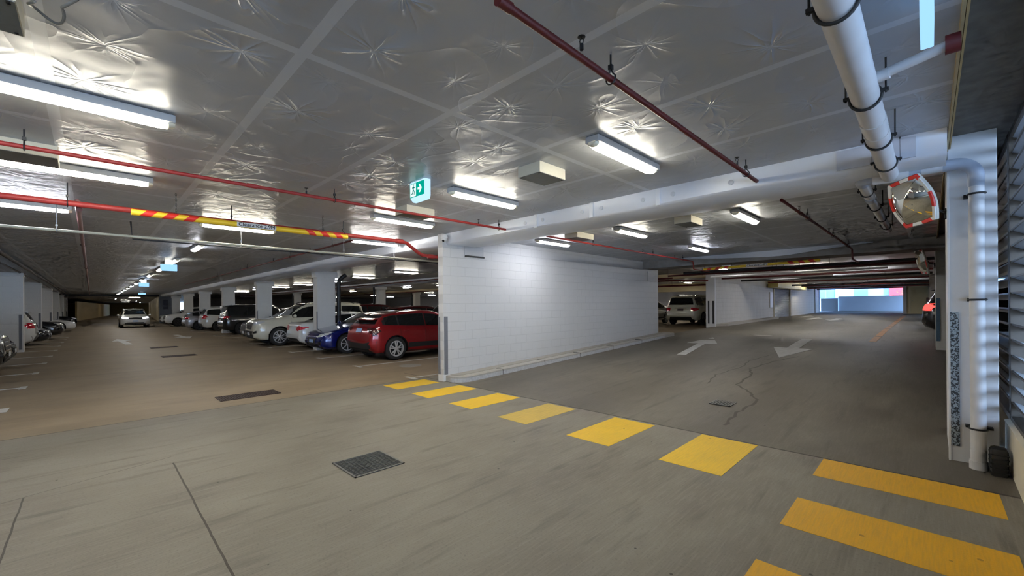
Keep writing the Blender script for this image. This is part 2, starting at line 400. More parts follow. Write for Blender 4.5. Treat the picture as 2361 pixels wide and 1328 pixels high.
# ------------------------------------------------------------------ walls
w = empty('wall_ramp', label='white painted blockwork wall standing on a kerb between aisle and ramp', kind='structure')
b = MB(); b.box(-7.5, -7.33, 5.28, 15.25, 0, ZC); b.build('blockwork', M_wall, w)
b = MB(); b.box(-7.512, -7.33 + .012, 5.268, 5.34, .0, .14, .004); b.build('plinth', M_white, w)
for (x0, x1, y0, y1) in ((-7.505, -7.44, 5.262, 5.28), (-7.33, -7.318, 5.3, 5.39)):
    b = MB(); b.box(x0, x1, y0, y1, .14, 1.38, .003); tag(b.build('corner_guard', M_guard, w), 'grey rubber corner guard')
for (y0, y1) in ((5.86, 6.42),):
    b = MB(); b.box(-7.33, -7.31, y0, y1, 2.72, 2.95, .002); b.build('cover_plate', flat('grey_cover', (.45, .46, .48), .5), w)
    b = MB(); b.box(-7.322, -7.300, y0 + .01, y1 + .02, 2.70, 2.735); b.build('slot', M_black, w)
b = MB(); b.box(-7.33, -7.312, 14.42, 14.95, 2.45, 2.82, .002); b.build('patch_panel', flat('panel_paint', (.56, .56, .58), .5), w)
# kerb around its foot with rounded nose
def kerb_outline(off, y0, y1, r):
    P = []
    xb, xf = -7.33, -7.33 + off
    P.append((xb, y0))
    for k in range(9):
        a = PI / 2 * k / 8
        P.append((xf - r + r * math.sin(a), y0 + r - r * math.cos(a)))
    for k in range(1, 14): P.append((xf, y0 + r + (y1 - r * .7 - y0 - r) * k / 13))
    P.append((xf - .12, y1 - .08)); P.append((xf - .3, y1)); P.append((xb, y1))
    return P
kb = empty('kerb', label='low worn concrete kerb with rounded nose along white wall foot', cat='kerb')
P = kerb_outline(.5, 5.33, 15.75, .33)
b = MB()
b.prism(P, lambda x, y: h(-7, y) - .02, lambda x, y: h(-7, y) + .115); o = b.build('kerb_stone', M_kerb, kb)
b = MB(); P2 = kerb_outline(.26, 5.45, 15.4, .2)
b.prism(P2, lambda x, y: h(-7, y) + .1, lambda x, y: h(-7, y) + .122); b.build('infill_slab', flat('mortar_infill', (.36, .34, .30), .8, nz=.15, bumpd=.002), kb)
b = MB()
for i in range(1, 22):
    a, c = P[i], P[i + 1]
    if i % 1 == 0 and i < 21:
        b.add([(a[0] + .003, a[1] - (.003 if i < 10 else 0), h(-7, a[1]) + .0), (c[0] + .003, c[1] - (.003 if i < 10 else 0), h(-7, c[1]) + .0), (c[0] + .003, c[1] - (.003 if i < 10 else 0), h(-7, c[1]) + .085), (a[0] + .003, a[1] - (.003 if i < 10 else 0), h(-7, a[1]) + .085)], [(0, 1, 2, 3)])
b.build('painted_face', M_kerbp, kb)
b = MB()
for y in (6.55, 8.0, 9.5, 11.2, 13.0): b.box(-7.07, -6.825, y - .006, y + .006, h(-7, y) + .0, h(-7, y) + .118)
b.build('joint_gap', M_black, kb)

# second wall with shutter, far side of the ramp
def hz(y): return h(-7, y)
w2 = empty('wall_far_left', label='weathered white block wall beyond the parked four wheel drive', kind='structure')
b = MB(); b.box(-7.6, -7.33, 21.0, 31.9, .3, ZC); b.build('blockwork', M_wallb, w2)
b = MB(); b.box(-7.62, -7.2, 20.86, 20.99, hz(21) - .05, ZC, .01); b.build('end_pier', M_rcol, w2)
for xx in (-7.31, -7.52): 
    b = MB(); b.box(xx, xx + .06, 20.835, 20.86, hz(21) + .15, 1.75); tag(b.build('corner_guard', M_black, w2), 'black and white corner guard')
b = MB(); b.box(-7.36, -7.28, 21.3, 32, hz(26) - .35, hz(26) + .05); 
b = MB(); b.prism([(-7.33, 21.2), (-6.95, 21.9), (-6.95, 31.6), (-7.33, 31.9)], lambda x, y: hz(y) - .02, lambda x, y: hz(y) + .11); tag(b.build('kerb', M_kerb), 'pale kerb at the foot of the weathered far block wall', 'kerb')
b = MB(); b.box(-7.6, -7.33, 37.0, 48.5, .4, ZC); struct(b.build('wall_far_left_end', M_wallb), 'pale wall between roller shutter and street exit')
b = MB(); b.box(-7.6, -7.33, 31.9, 37.0, 2.72, ZC); struct(b.build('wall_shutter_head', M_wallb), 'wall above the roller shutter')
sh = empty('roller_shutter', (-7.4, 32, 0), label='closed horizontal slat roller shutter between the far white walls', cat='roller shutter')
b = MB(); n = 30
vs = []
for i in range(n * 4 + 1):
    z = .62 + (1.98) * i / (n * 4); vs += [(.0 + .05 * abs(math.sin(PI * i / 4)), .05, z), (.0 + .05 * abs(math.sin(PI * i / 4)), 4.6, z)]
b.add(vs, [(2 * i, 2 * i + 1, 2 * i + 3, 2 * i + 2) for i in range(n * 4)])
b.build('slat_curtain', flat('shutter_steel', (.5, .5, .52), .3, .75), sh)
for y in (0.0, 4.6): 
    b = MB(); b.box(-.02, .12, y - .06, y + .06, .6, 2.6); b.build('guide_rail', M_box, sh)
bx = empty('duct_box', (-7.2, 30.6, 0), label='boxed duct over the roller shutter with yellow light painted in', cat='duct')
b = MB(); b.box(-.125, .45, 0, 8.6, 2.62, 3.05, .01); b.build('casing', flat('duct_yellow_light', srgb(214, 196, 120), .35, .2, nz=.1, scale=1.5), bx)  # yellow light on the duct is put into the casing colour
b = MB(); b.box(-7.325, -7.29, 31.0, 31.7, 1.35, 2.35, .004); tag(b.build('notice_board', M_white), 'blank white notice panel beside the roller shutter', 'sign')
b = MB(); b.box(.55, .68, -14, 6.33, -.1, .43); b.prism([(.52, -14), (.52, 6.33), (.55, 6.33), (.55, -14)], 0, .43)
b.prism([(.515, -14), (.515, 6.33), (.7, 6.33), (.7, -14)], .43, lambda x, y: .445 + (x - .515) * .35)
struct(b.build('wall_right', M_lowwall), 'low cream upstand wall under the louvres')
for nm, bxx, lb in (('wall_back', (-150, .7, -14.3, -14, -.1, 3.4), 'rear wall of the parking level'),
               ('wall_side', (5.6, 5.9, 6.9, 46, -.1, 3.4), 'outer side wall of the ramp bays'),
               ('wall_return', (.66, 5.9, 6.75, 6.9, -.1, 3.4), 'return wall beside the first column'),
               ('wall_north', (-150, -7.62, 37.2, 37.5, -.1, 3.4), 'back wall of the parking rows')):
    b = MB(); b.box(*bxx); struct(b.build(nm, M_rcol), lb)
b = MB(); b.box(-80.3, -80, 11, 46, -.1, ZC); struct(b.build('wall_west', flat('dull_far_wall', (.32, .31, .30), .6, nz=.1, scale=1)), 'grey wall closing the parked rows in the distance')
b = MB(); b.box(-150.3, -150, -14, 11, -.1, ZC); struct(b.build('wall_west_end', M_cream), 'wall behind the far aisle end')
# left wall behind the left hand bays
b = MB(); b.box(-150, -9, -8.6, -8.4, -.1, ZC); struct(b.build('wall_left', M_rcol), 'pale wall at the back of the left hand bays')
# cream end wall of the left aisle and header
def seg_wall(name, a, c, z0, z1, mat, lab, th=.2):
    d = Vector((c[0] - a[0], c[1] - a[1], 0)).normalized(); nrm = Vector((-d.y, d.x, 0)) * th
    b = MB(); b.prism([a, c, (c[0] + nrm.x, c[1] + nrm.y), (a[0] + nrm.x, a[1] + nrm.y)], z0, z1)
    return struct(b.build(name, mat), lab)
seg_wall('wall_aisle_end', (-85, -1.62), (-146, 3.0), -.05, 2.72, flat('cream_paint_end', srgb(214, 190, 140), .6, nz=.06, scale=1), 'cream wall turning at the far end of left aisle', th=-.2)
seg_wall('wall_aisle_end_right', (-68, 6.1), (-140, 10.4), -.05, 3.15, M_cream, 'pale wall on the right at far end of left aisle')
b = MB(); b.box(-150, -149.5, -6, 16, -.05, 3.15); struct(b.build('wall_far_end', flat('tan_far_wall', srgb(150, 124, 70), .6, nz=.1, scale=1)), 'tan wall closing the far end of left aisle')
b = MB(); b.box(-61.2, -60.6, -4, 7, 2.93, ZC); struct(b.build('beam', M_blk), 'dark steel cross beam at far end of left aisle')
seg_wall('wall_aisle_sign', (-60.2, 5.3), (-60.2, 6.6), -.05, 3.15, flat('blue_grey_paint', srgb(120, 128, 142), .5), 'blue grey wall piece with notices at far end of aisle')

# ------------------------------------------------------------------ columns
def column(x0, x1, y0, y1, label, cap=True, z0=0.0, guards='dark', mat=None, zt=2.93):
    c = empty('column', label=label, kind='structure')
    b = MB(); b.box(x0, x1, y0, y1, z0, zt); b.build('shaft', mat or M_colw, c)
    if cap:
        b = MB(); b.box(x0 - .04, x1 + .012, y0 - .05, y1 + .1, zt - .2, zt + .02, .006); b.build('capital', M_colw, c)
    return c
for i in range(6):
    X = -16.2 - 7.97 * i
    c = column(X - .38, X, 5.95, 6.62, ['white square column beside the blue sedan', 'white square column behind the large white four wheel drive',
        'white square column behind the dark four wheel drive', 'white column beside the white hatchback, fourth along the beam', 'fifth white column along the beam down left aisle', 'sixth and farthest white column along the beam'][i])
    b = MB(); b.box(X - .04, X + .012, 5.935, 5.96, .25, 1.45); tag(b.build('corner_guard', M_guard, c), 'dark corner guard')
    b = MB(); b.box(X - .395, X + .012, 5.93, 5.96, 0, .2); b.build('plinth', M_white, c)
dp = empty('downpipe', (-16.2, 6.76, 0), label='black drain pipe bending up to ceiling behind the nearest square column', cat='pipe')
b = MB(); b.tube([(0, 0, 0), (0, 0, 2.55), (.02, .06, 2.7), (.10, .25, 2.86)], .075); b.build('pipe', M_blk, dp, smooth=40)
for i in range(6):
    X = -24.25 - 8.25 * i
    c = column(X - .4, X, -3.15, -1.82, ['long pale blade column nearest on the left edge', 'second pale blade column along the left side', 'third pale blade column along the left side',
        'fourth pale blade column along the left side', 'fifth pale blade column along the left side', 'last pale blade column along the left side'][i], cap=False, zt=3.0)
    b = MB(); b.box(X - .42, X + .015, -3.17, -1.80, 2.86, 2.99, .004); b.build('capital', M_colw, c)
    b = MB(); b.box(X, X + .012, -1.93, -1.85, .1, 1.42); b.build('corner_guard', M_guard, c)
    b = MB(); b.box(X - .05, X + .012, -1.86, -1.805, 0, .1); b.build('plinth', M_white, c)
k = 0
for yy, xs_ in ((13.3, [-17.7, -25.6, -33.6, -41.5]), (21.1, [-17.7, -25.6, -33.6])):
    for X in xs_:
        c = column(X - .4, X, yy, yy + .5, ['pale column among the second parking row with dark pipe, nearest the white wall', 'pale column in the second parking row, left of the nearest square column',
            'pale column deep in the second parking row', 'farthest pale column of the second parking row', 'pale column at the back parking row near white wall', 'pale column at the back parking row, middle', 'pale column at the back parking row, farthest'][k], zt=2.93, z0=0)
        b = MB(); b.tube([(X - .52, yy - .05, 0), (X - .52, yy - .05, 2.9)], .07, 10); b.build('drain_pipe', M_blk, c)
        k += 1
# right hand columns
c = empty('column', label='tall white rendered column on the right with speckled strip', kind='structure')
b = MB(); b.box(.135, .46, 6.03, 7.0, 0, 3.24, .006); b.build('shaft', M_rcol, c)
def speck():
    t = NT('worn_reflective_strip'); p = t.pos()
    n = t.noise(t.scalev(p, (1, 1, .8)), 55, 2, .5, 1.2)
    f = t.m2('GREATER_THAN', n, .5)
    return t.bsdf(Base_Color=t.mix(f, srgb(38, 44, 52), srgb(150, 165, 178)), Roughness=.45)
M_speck = speck()
b = MB(); b.box(.145, .205, 6.018, 6.032, .18, 1.50); tag(b.build('reflective_strip', M_speck, c), 'speckled black and pale blue strip')
b = MB(); b.box(.128, .146, 6.02, 6.1, 0, 3.0, .003); b.build('edge_bead', M_white, c)
c = empty('column', label='white column further up ramp on the right with blue strip', kind='structure')
b = MB(); b.box(.11, .5, 15.0, 16.0, .3, 2.92, .006); b.build('shaft', M_colw, c)
b = MB(); b.box(.12, .19, 14.985, 15.0, .62, 1.7); tag(b.build('reflective_strip', flat('blue_strip', srgb(92, 122, 150), .5, nz=.3, scale=40), c), 'faded blue strip')
b = MB(); b.box(.0, .5, 26.0, 27.0, .3, ZC, .006); struct(b.build('column', M_colw), 'far column on the right beyond the dark car')

# ------------------------------------------------------------------ louvre screen on the right
def louvre(y0, y1, nm_label):
    L = empty('louvre_screen', (.6, y0, 0), label=nm_label, cat='louvre')
    W = y1 - y0; n = 18
    for i in range(n):
        z = .60 + i * .15
        b = MB(); vs = []
        # angled blade, rolled lips
        prof = [(-.035, .030), (-.03, .036), (.04, .004), (.065, -.022), (.06, -.028), (.035, -.004)]
        for yy in (.02, W - .02):
            for (a, c_) in prof: vs.append((a, yy, z + c_))
        k = len(prof)
        b.add(vs, [(j, (j + 1) % k, k + (j + 1) % k, k + j) for j in range(k)] + [tuple(range(k)), tuple(range(k, 2 * k))])
        bo = b.build('blade', M_louv2, L)
        b = MB(); b.box(-.042, -.032, .02, W - .02, z + .022, z + .038); b.box(.058, .068, .02, W - .02, z - .032, z - .016); b.build('blade_lip', M_louv, bo)
    for yy in (0, W):
        b = MB(); b.box(-.05, .05, yy - .02, yy + .02, .46, 3.24, .003); b.build('frame_post', M_louv, L)
    for z in (.47, 3.2):
        b = MB(); b.box(-.05, .05, 0, W, z - .025, z + .025); b.build('frame_rail', M_louv, L)
louvre(6.35, 8.6, 'dark louvre panel partly hidden behind the right column')
louvre(3.9, 6.27, 'metal louvre panel letting blue daylight in beside the right column')
louvre(1.4, 3.85, 'metal louvre panel to the right of the camera')
louvre(-1.2, 1.35, 'metal louvre panel behind the camera on the right')
louvre(-6.5, -1.25, 'wide metal louvre panel far behind the camera')

# ------------------------------------------------------------------ floor markings
YX = [(-7.87, -7.3, 4.17, 5.15), (-6.75, -6.2, 4.14, 5.25), (-5.62, -5.05, 4.15, 5.25), (-4.42, -3.86, 4.12, 5.25), (-3.18, -2.58, 4.12, 5.25), (-1.99, -1.38, 4.12, 5.29),
      (-.78, .40, 4.73, 5.30), (-.78, .39, 3.52, 4.10), (-.78, .39, 2.35, 2.93)]
YL = ['small yellow crossing bar by the foot of white wall end', 'yellow crossing bar just right of white wall end, second from the wall', 'third yellow crossing bar from the white wall',
      'fourth yellow crossing bar from the white wall, paler and worn', 'fifth yellow crossing bar from the white wall, square looking', 'large square looking yellow bar, last before the long ones',
      'long yellow bar nearest to the right column', 'long yellow bar in the lower right, middle of three', 'yellow bar cut off by the bottom edge of the picture']
M_yw = yellow_paint('worn_yellow_paint', .5, srgb(216, 184, 74)); M_yd = yellow_paint('deep_yellow_paint', .3, srgb(240, 180, 4))
for i, (x0, x1, y0, y1) in enumerate(YX):
    b = MB(); b.box(x0, x1, y0, y1, -.001, .0022)
    tag(b.build('crossing_bar', M_yw if i == 3 else (M_yd if i > 5 else M_yel)), YL[i], 'road marking', 'yellow pedestrian crossing bars')
def mark(name, polys, mat, label, group=None, cat='road marking', eps=.005):
    b = MB()
    for P in polys: b.prism(P, lambda x, y: h(x, y) - .002, lambda x, y: h(x, y) + eps)
    return tag(b.build(name, mat), label, cat, group)
def arrow(px, py, dx, dy, L, hw, label, sw=.11):
    d = Vector((dx, dy)).normalized(); n = Vector((-d.y, d.x)); p = Vector((px, py))
    f = lambda a, c: tuple(p + d * a + n * c)
    hf = L * .58; N = 8
    mark('direction_arrow', [[f(hf * k / N, -sw), f(hf * (k + 1) / N, -sw), f(hf * (k + 1) / N, sw), f(hf * k / N, sw)] for k in range(N)] + [[f(hf, -hw), f(L, 0), f(hf, hw)]], M_wline, label, 'white direction arrows', eps=.006)
arrow(-4.74, 11.2, -.16, 1, 4.4, .45, 'white arrow painted on ramp pointing away, nearer the white wall', .11)
arrow(-2.82, 16.4, .045, -1, 4.5, .46, 'white arrow painted on ramp pointing towards the camera', .14)
arrow(-25.5, 1.2, -1, -.05, 5.2, .35, 'white arrow on left aisle floor in front of the oncoming car', .13)
arrow(-32.5, 3.6, 1, .02, 4.5, .4, 'white arrow on left aisle floor near the parked white cars', .13)
for i, X in enumerate((-8.23, -10.92, -13.55, -16.2, -18.8, -21.45, -26.8, -29.4, -34.8, -37.4)):
    mark('bay_marking', [[(X - .22, 5.0), (X + .22, 5.0), (X + .22, 5.09), (X - .22, 5.09)], [(X - .04, 5.1), (X + .04, 5.1), (X + .04, 9.8), (X - .04, 9.8)]], M_wline,
         'white bay T line on the row of parked cars, number %s from the white wall' % ['one', 'two', 'three', 'four', 'five', 'six', 'seven', 'eight', 'nine', 'ten'][i], 'white bay lines under the parked row')
for i, X in enumerate((-10.45, -13.2, -15.95, -18.7, -21.4, -24.3, -27.0, -29.7, -32.5, -35.2)):
    mark('bay_marking', [[(X - .2, -1.05), (X + .2, -1.05), (X + .2, -.95), (X - .2, -.95)], [(X - .04, -5.5), (X + .04, -5.5), (X + .04, -1.05), (X - .04, -1.05)]], M_wline,
         'white bay T line on the left edge, number %s counted from the camera' % ['one', 'two', 'three', 'four', 'five', 'six', 'seven', 'eight', 'nine', 'ten'][i], 'white bay lines on the left side')
mark('lane_line', [[(-1.3, 16.5 + i * 2.1), (-1.13, 16.5 + i * 2.1), (-1.13, 16.5 + i * 2.1 + 1.85), (-1.3, 16.5 + i * 2.1 + 1.85)] for i in range(11)], M_or, 'faded orange and white edge line running up the right of the ramp')
for i, (px, py) in enumerate(((-6.2, 34.0), (-4.0, 33.0), (-5.2, 30.5))):
    arrow(px, py, 0, 1 if i != 1 else -1, 3.5, .45, ['far left white arrow near the street exit', 'far right white arrow near the street exit', 'lowest of three white arrows near the street exit'][i], .15)
# water trails on the ramp
def trail(P, w, nm, lab):
    b = MB(); Q = []
    for i in range(len(P) - 1):
        for t in range(6):
            f = t / 6; Q.append((P[i][0] + (P[i + 1][0] - P[i][0]) * f + .02 * math.sin(i * 6 + t * 1.9), P[i][1] + (P[i + 1][1] - P[i][1]) * f))
    Q.append(P[-1]); vs = []
    for i, (x, y) in enumerate(Q):
        a = Q[max(0, i - 1)]; c = Q[min(len(Q) - 1, i + 1)]; d = Vector((c[0] - a[0], c[1] - a[1])).normalized(); ww = w * (.6 + .5 * abs(math.sin(i * 1.3)))
        vs += [(x - d.y * ww, y + d.x * ww, h(x, y) + .0022), (x + d.y * ww, y - d.x * ww, h(x, y) + .0022)]
    b.add(vs, [(2 * i, 2 * i + 1, 2 * i + 3, 2 * i + 2) for i in range(len(Q) - 1)])
    return tag(b.build(nm, flat('damp_concrete', srgb(66, 59, 48), .6, nz=.1)), lab, 'stain')

# grates
def grate(name, x0, x1, y0, y1, nx, ny, label, mat, z=0.0, bar=.004, dirx=True):
    g = empty(name, (x0, y0, z), label=label, cat='drain grate')
    W, D = x1 - x0, y1 - y0
    b = MB(); b.box(0, W, 0, D, -.004, .002); b.build('pit_shade', M_black, g)  # flat black sheet stands in for the shade below the bars
    b = MB()
    for (a, c_, d, e) in ((0, W, 0, .018), (0, W, D - .018, D), (0, .018, 0, D), (W - .018, W, 0, D)): b.box(a, c_, d, e, -.002, .009)
    b.build('frame', mat, g)
    b = MB()
    for i in range(1, nx): x = W * i / nx; b.box(x - bar, x + bar, .01, D - .01, .001, .008)
    for i in range(1, ny): y = D * i / ny; b.box(.01, W - .01, y - bar * .7, y + bar * .7, .001, .007)
    b.build('bars', mat, g)
M_gr = flat('grate_steel', (.16, .16, .15), .5, .4)
grate('floor_grate', -4.34, -3.81, 1.73, 2.25, 15, 9, 'square steel grid floor drain in the near foreground', M_gr, bar=.0024)
grate('floor_grate', -9.08, -8.6, 1.55, 2.5, 6, 26, 'dark rusty rectangular drain cover just past the near slab joint', flat('rust_brown_grate', srgb(62, 46, 40), .6, nz=.2), bar=.012)
grate('floor_grate', -18.28, -17.7, 1.63, 2.55, 5, 20, 'dark rectangular drain cover further along the left aisle', flat('rust_brown_grate', (1, 1, 1)), bar=.01)
grate('floor_grate', -22.7, -22.1, 1.67, 2.55, 5, 20, 'most distant dark drain cover on the left aisle', flat('rust_brown_grate', (1, 1, 1)), bar=.01)
grate('floor_grate', -2.42, -2.12, 6.72, 7.05, 8, 4, 'small rectangular drain grate on the ramp', M_gr, z=h(-2, 6.9), bar=.006)
b = MB(); b.lathe([(.3, -.002), (.3, .003), (.27, .004), (.05, .004)], (-4.3, 17.2, h(-4, 17.2)), seg=32); tag(b.build('manhole_cover', flat('manhole_conc', (.30, .28, .25), .7, nz=.2)), 'round pale manhole cover on ramp past the arrows', 'manhole')
b = MB(); b.lathe([(.3, -.002), (.3, .003), (.27, .004), (.05, .004)], (-10.0, 6.1, 0), seg=32); tag(b.build('manhole_cover', flat('manhole_conc', (1, 1, 1))), 'round manhole cover on the empty bay beside the red car', 'manhole')

# ------------------------------------------------------------------ battens
def batten(kind='warm', L=1.2):
    r = empty('batten_light')
    b = MB(); b.box(-.072, .072, -L / 2 - .005, L / 2 + .005, -.062, 0, .008); b.build('housing', M_batt, r)
    b = MB(); n = 10; W = .062; vs = []; K = 9
    ys_ = [-L / 2 + .04, -L / 2 + .1] + [L / 2 - .1, L / 2 - .04]
    ss = [.86, 1, 1, .86]
    for yy, s in zip(ys_, ss):
        for k in range(K):
            a = PI * k / (K - 1); vs.append((W * s * math.cos(a), yy, -.06 - .045 * s * math.sin(a) ** .7))
    b.add(vs, [(i * K + k, i * K + k + 1, (i + 1) * K + k + 1, (i + 1) * K + k) for i in range(3) for k in range(K - 1)] + [tuple(range(K)), tuple(range(3 * K, 4 * K))])
    b.add([vs[0], vs[K - 1], vs[4 * K - 1], vs[3 * K]], [(0, 1, 2, 3)])
    b.build('diffuser', lampmat(kind), r, smooth=50)
    for sgn in (-1, 1):
        b = MB(); vs = []
        for yy, s in ((sgn * (L / 2 - .04), .88), (sgn * (L / 2 - .01), .82), (sgn * (L / 2 + .005), .62)):
            for k in range(K):
                a = PI * k / (K - 1); vs.append((W * s * math.cos(a), yy, -.057 - .045 * s * math.sin(a) ** .7))
        b.add(vs, [(i * K + k, i * K + k + 1, (i + 1) * K + k + 1, (i + 1) * K + k) for i in range(2) for k in range(K - 1)] + [tuple(range(2 * K, 3 * K))])
        b.build('end_cap', M_cap, r, smooth=50)
    return r
protos = {k: batten(k) for k in ('warm', 'cool', 'mid')}
used = set()
def lamp(k, x, y, rz, label, group=None, z=ZC - .004):
    o = protos[k] if k not in used else copy_tree(protos[k]); used.add(k)
    o.location = (x, y, z); o.rotation_euler = (0, 0, rz)
    return tag(o, label, 'ceiling light', group)
LM = [('warm', -2.17, 3.83, 'lit batten light with blunt end nearest the red sprinkler pipe'),
      ('warm', -4.4, 3.9, 'lit batten light between the exit sign and the near duct box'),
      ('warm', -6.55, 3.9, 'lit batten light just left of the security camera'),
      ('warm', -4.33, -.12, 'large lit batten light at the left edge, highest in view'),
      ('warm', -6.55, -.08, 'lit batten light at the left edge between two red pipes'),
      ('cool', -9.15, -.8, 'violet white batten light at the left edge below the thick red pipe'),
      ('warm', -9.1, 1.95, 'lit batten light right under the yellow clearance bar'),
      ('mid', -9.1, 4.65, 'lit batten light beyond the right end of yellow clearance bar'),
      ('cool', -6.35, 7.8, 'bluish white batten light over the white wall'),
      ('warm', -4.38, 7.95, 'lit batten light past the foil beam, left of the far duct box'),
      ('warm', -2.24, 8.0, 'lit batten light past the foil beam nearest the red pipe'),
      ('cool', -4.4, 11.6, 'bluish white batten light above the ramp close to bare concrete beam'),
      ('warm', -2.2, 12.0, None), ('warm', -4.3, -4.2, 'batten light behind the camera, left'), ('warm', -2.1, -.9, 'batten light directly above the camera'), ('warm', -2.1, -5.0, 'batten light behind the camera')]
for k, x, y, lab in LM:
    if lab: lamp(k, x, y, 0, lab)
kk = ['cool', 'warm']
for i in range(12):
    x = -12.75 - 4.0 * i
    lamp(kk[i % 2] if i != 1 else 'warm', x, 1.85, PI / 2, 'small lit batten light in the receding line of lights above the left aisle', 'line of lights down the left aisle')
for i, (X, Y) in enumerate(((-66, 1.5), (-74, 4), (-84, 2.5), (-95, 4), (-106, 6), (-118, 5), (-130, 8))): lamp(kk[i % 2], X, Y, 0 if i % 2 else PI / 2, 'batten light added beyond the dark cross beam to brighten the far aisle end', 'added lights beyond the far cross beam')  # extra lamps put in to light the dark aisle end and cream wall
cnt = 0
for X in (-12, -16, -20, -24, -28.5, -33, -38, -44, -51):
    for Y in (9.6, 17.2):
        if X < -40 and Y > 10: continue
        lamp('warm' if (cnt * 7) % 3 else 'cool', X, Y, PI / 2 if cnt % 2 else 0, 'lit batten light above the parked rows behind the square columns', 'lights above the parked rows'); cnt += 1
for X, Y in [(x_, 25.5) for x_ in (-15, -22, -30, -38, -50, -62)] + [(x_, 32.0) for x_ in (-14, -20, -28, -37, -47, -58)]: lamp('warm' if Y < 30 else 'cool', X, Y, 0, 'batten light added far back to brighten the dark behind the parked rows', 'added lights beyond the parked rows')  # extra lamps put in to fill the black background behind the cars
for X in (-15, -27, -39): lamp('cool', X, -5.2, 0, 'batten light above the left hand bays', 'lights above the left bays')
for i, (X, Y) in enumerate(((-5.9, 18.2), (-3.2, 19.5), (-5.2, 24.5), (-2.6, 27), (-4.6, 32), (-2.6, 34.8), (-5.0, 40.6))):
    lamp('warm' if i % 2 else 'mid', X, Y, PI / 2 if i % 3 else 0, 'lit batten light among the pipes above the far ramp', 'lights above the far ramp', z=3.076)
for X, Y in ((-3.2, 22.3), (-1.6, 20.0), (-1.2, 29.5), (-3.6, 37.5)): lamp('cool', X, Y, PI / 2, 'lit batten light among the pipes above the far ramp', 'lights above the far ramp', z=3.076)
lamp('warm', -11.7, 28.8, 0, 'lit batten light above the white four wheel drive past the wall')
lamp('warm', -6.3, 38.0, 0, 'lit batten light over the yellow lit duct box', z=3.076)

# ------------------------------------------------------------------ duct / junction boxes
def vent(x0, x1, y0, y1, label, zb=3.03):
    v = empty('ceiling_box', ((x0 + x1) / 2, (y0 + y1) / 2, zb), label=label, cat='ceiling box'); W, D = (x1 - x0) / 2, (y1 - y0) / 2
    b = MB(); b.box(-W, W, -D, D, .004, ZC - zb); b.build('casing', M_box, v)
    b = MB(); b.box(-W + .005, W - .005, -D + .005, D - .005, 0, .006); b.build('base_panel', M_boxg, v)
    b = MB()
    for sx in (-.85, .8, .9):
        for sy in (-.9, .9): b.lathe([(.008, -.003), (.008, .002)], (W * sx, D * sy, 0), seg=8)
    b.build('screws', M_blk, v)
vent(-3.26, -2.94, 3.39, 3.83, 'square cream ceiling box hanging between two battens near the middle')
vent(-5.94, -5.6, 3.38, 3.88, 'cream ceiling box behind the red pipe by security camera')
vent(-3.22, -2.92, 7.35, 7.86, 'ceiling box with black underside past the foil beam')
vent(-5.56, -5.22, 7.2, 7.8, 'cream ceiling box above the white wall partly behind red pipe')
vent(-6.25, -5.85, -.75, -.22, 'cream ceiling box at the left edge behind the red pipe')
vent(-3.36, -3.0, -.75, -.24, 'grey bottomed ceiling box in the top left corner')

# ------------------------------------------------------------------ pipes
def hanger(par, p, r, zt=ZC, mat=None):
    x, y, z = p; m = mat or M_blk
    b = MB(); b.tube([(x, y, z + r + .055), (x, y, zt)], .006, 8); 
    b.tube([(x + (r + .012) * math.sin(a), y, z + (r + .012) * math.cos(a) + (.03 if abs(a - 0) < .5 or abs(a - 2 * PI) < .5 else 0)) for a in [2 * PI * k / 12 for k in range(13)]], .005, 6)
    b.box(x - .013, x + .013, y - .013, y + .013, z + r + .035, z + r + .065, .002)
    b.build('hanger', m, par)
def hangerX(par, p, r, zt=ZC, mat=None):
    x, y, z = p; b = MB(); b.tube([(x, y, z + r), (x, y, zt)], .006, 6)
    b.tube([(x, y + (r + .008) * math.sin(2 * PI * k / 10), z + (r + .008) * math.cos(2 * PI * k / 10)) for k in range(11)], .005, 6); b.build('hanger', mat or M_blk, par)
def sprinkler(par, p, r):
    x, y, z = p; b = MB(); b.tube([(x, y, z + r * .8), (x, y, z + r + .03)], .011, 8); b.tube([(x - .009, y, z + r + .03), (x - .012, y, z + r + .05), (x, y, z + r + .065)], .003, 5)
    b.tube([(x + .009, y, z + r + .03), (x + .012, y, z + r + .05), (x, y, z + r + .065)], .003, 5)
    b.lathe([(.004, 0), (.022, .002), (.022, .005), (.004, .006)], (x, y, z + r + .065), seg=12); b.build('sprinkler_head', M_blk, par)
def pipe(label, path, r, mat, hang=(), spr=(), cat='pipe', fit=(), hx=False, seg=12, hm=None, zt=ZC):
    e = empty('pipe', path[0], label=label, cat=cat); o = Vector(path[0]); L = lambda p: tuple(Vector(p) - o)
    b = MB(); b.tube([L(p) for p in path], r, seg); b.build('pipe_run', mat, e, smooth=40)
    for p in fit:
        b = MB(); q = L(p[0]); q2 = L(p[1]); b.tube([q, q2], r * 1.28, seg); b.build('coupling', mat, e, smooth=40)
    for p in hang: (hangerX if hx else hanger)(e, L(p), r, zt - o.z, hm)
    for p in spr: sprinkler(e, L(p), r)
    return e
pipe('dark red sprinkler pipe running overhead from top centre to the foil beam', [(-1.39, 1.33, 3.0), (-1.39, 5.5, 3.0)], .021, M_dred, hang=[(-1.39, 2.28, 3.0), (-1.39, 4.98, 3.0)], spr=[(-1.36, 1.93, 3.0), (-1.38, 4.65, 3.0)], fit=[((-1.39, 1.32, 3.0), (-1.39, 1.40, 3.0)), ((-1.39, 5.45, 3.0), (-1.39, 5.52, 3.0))])
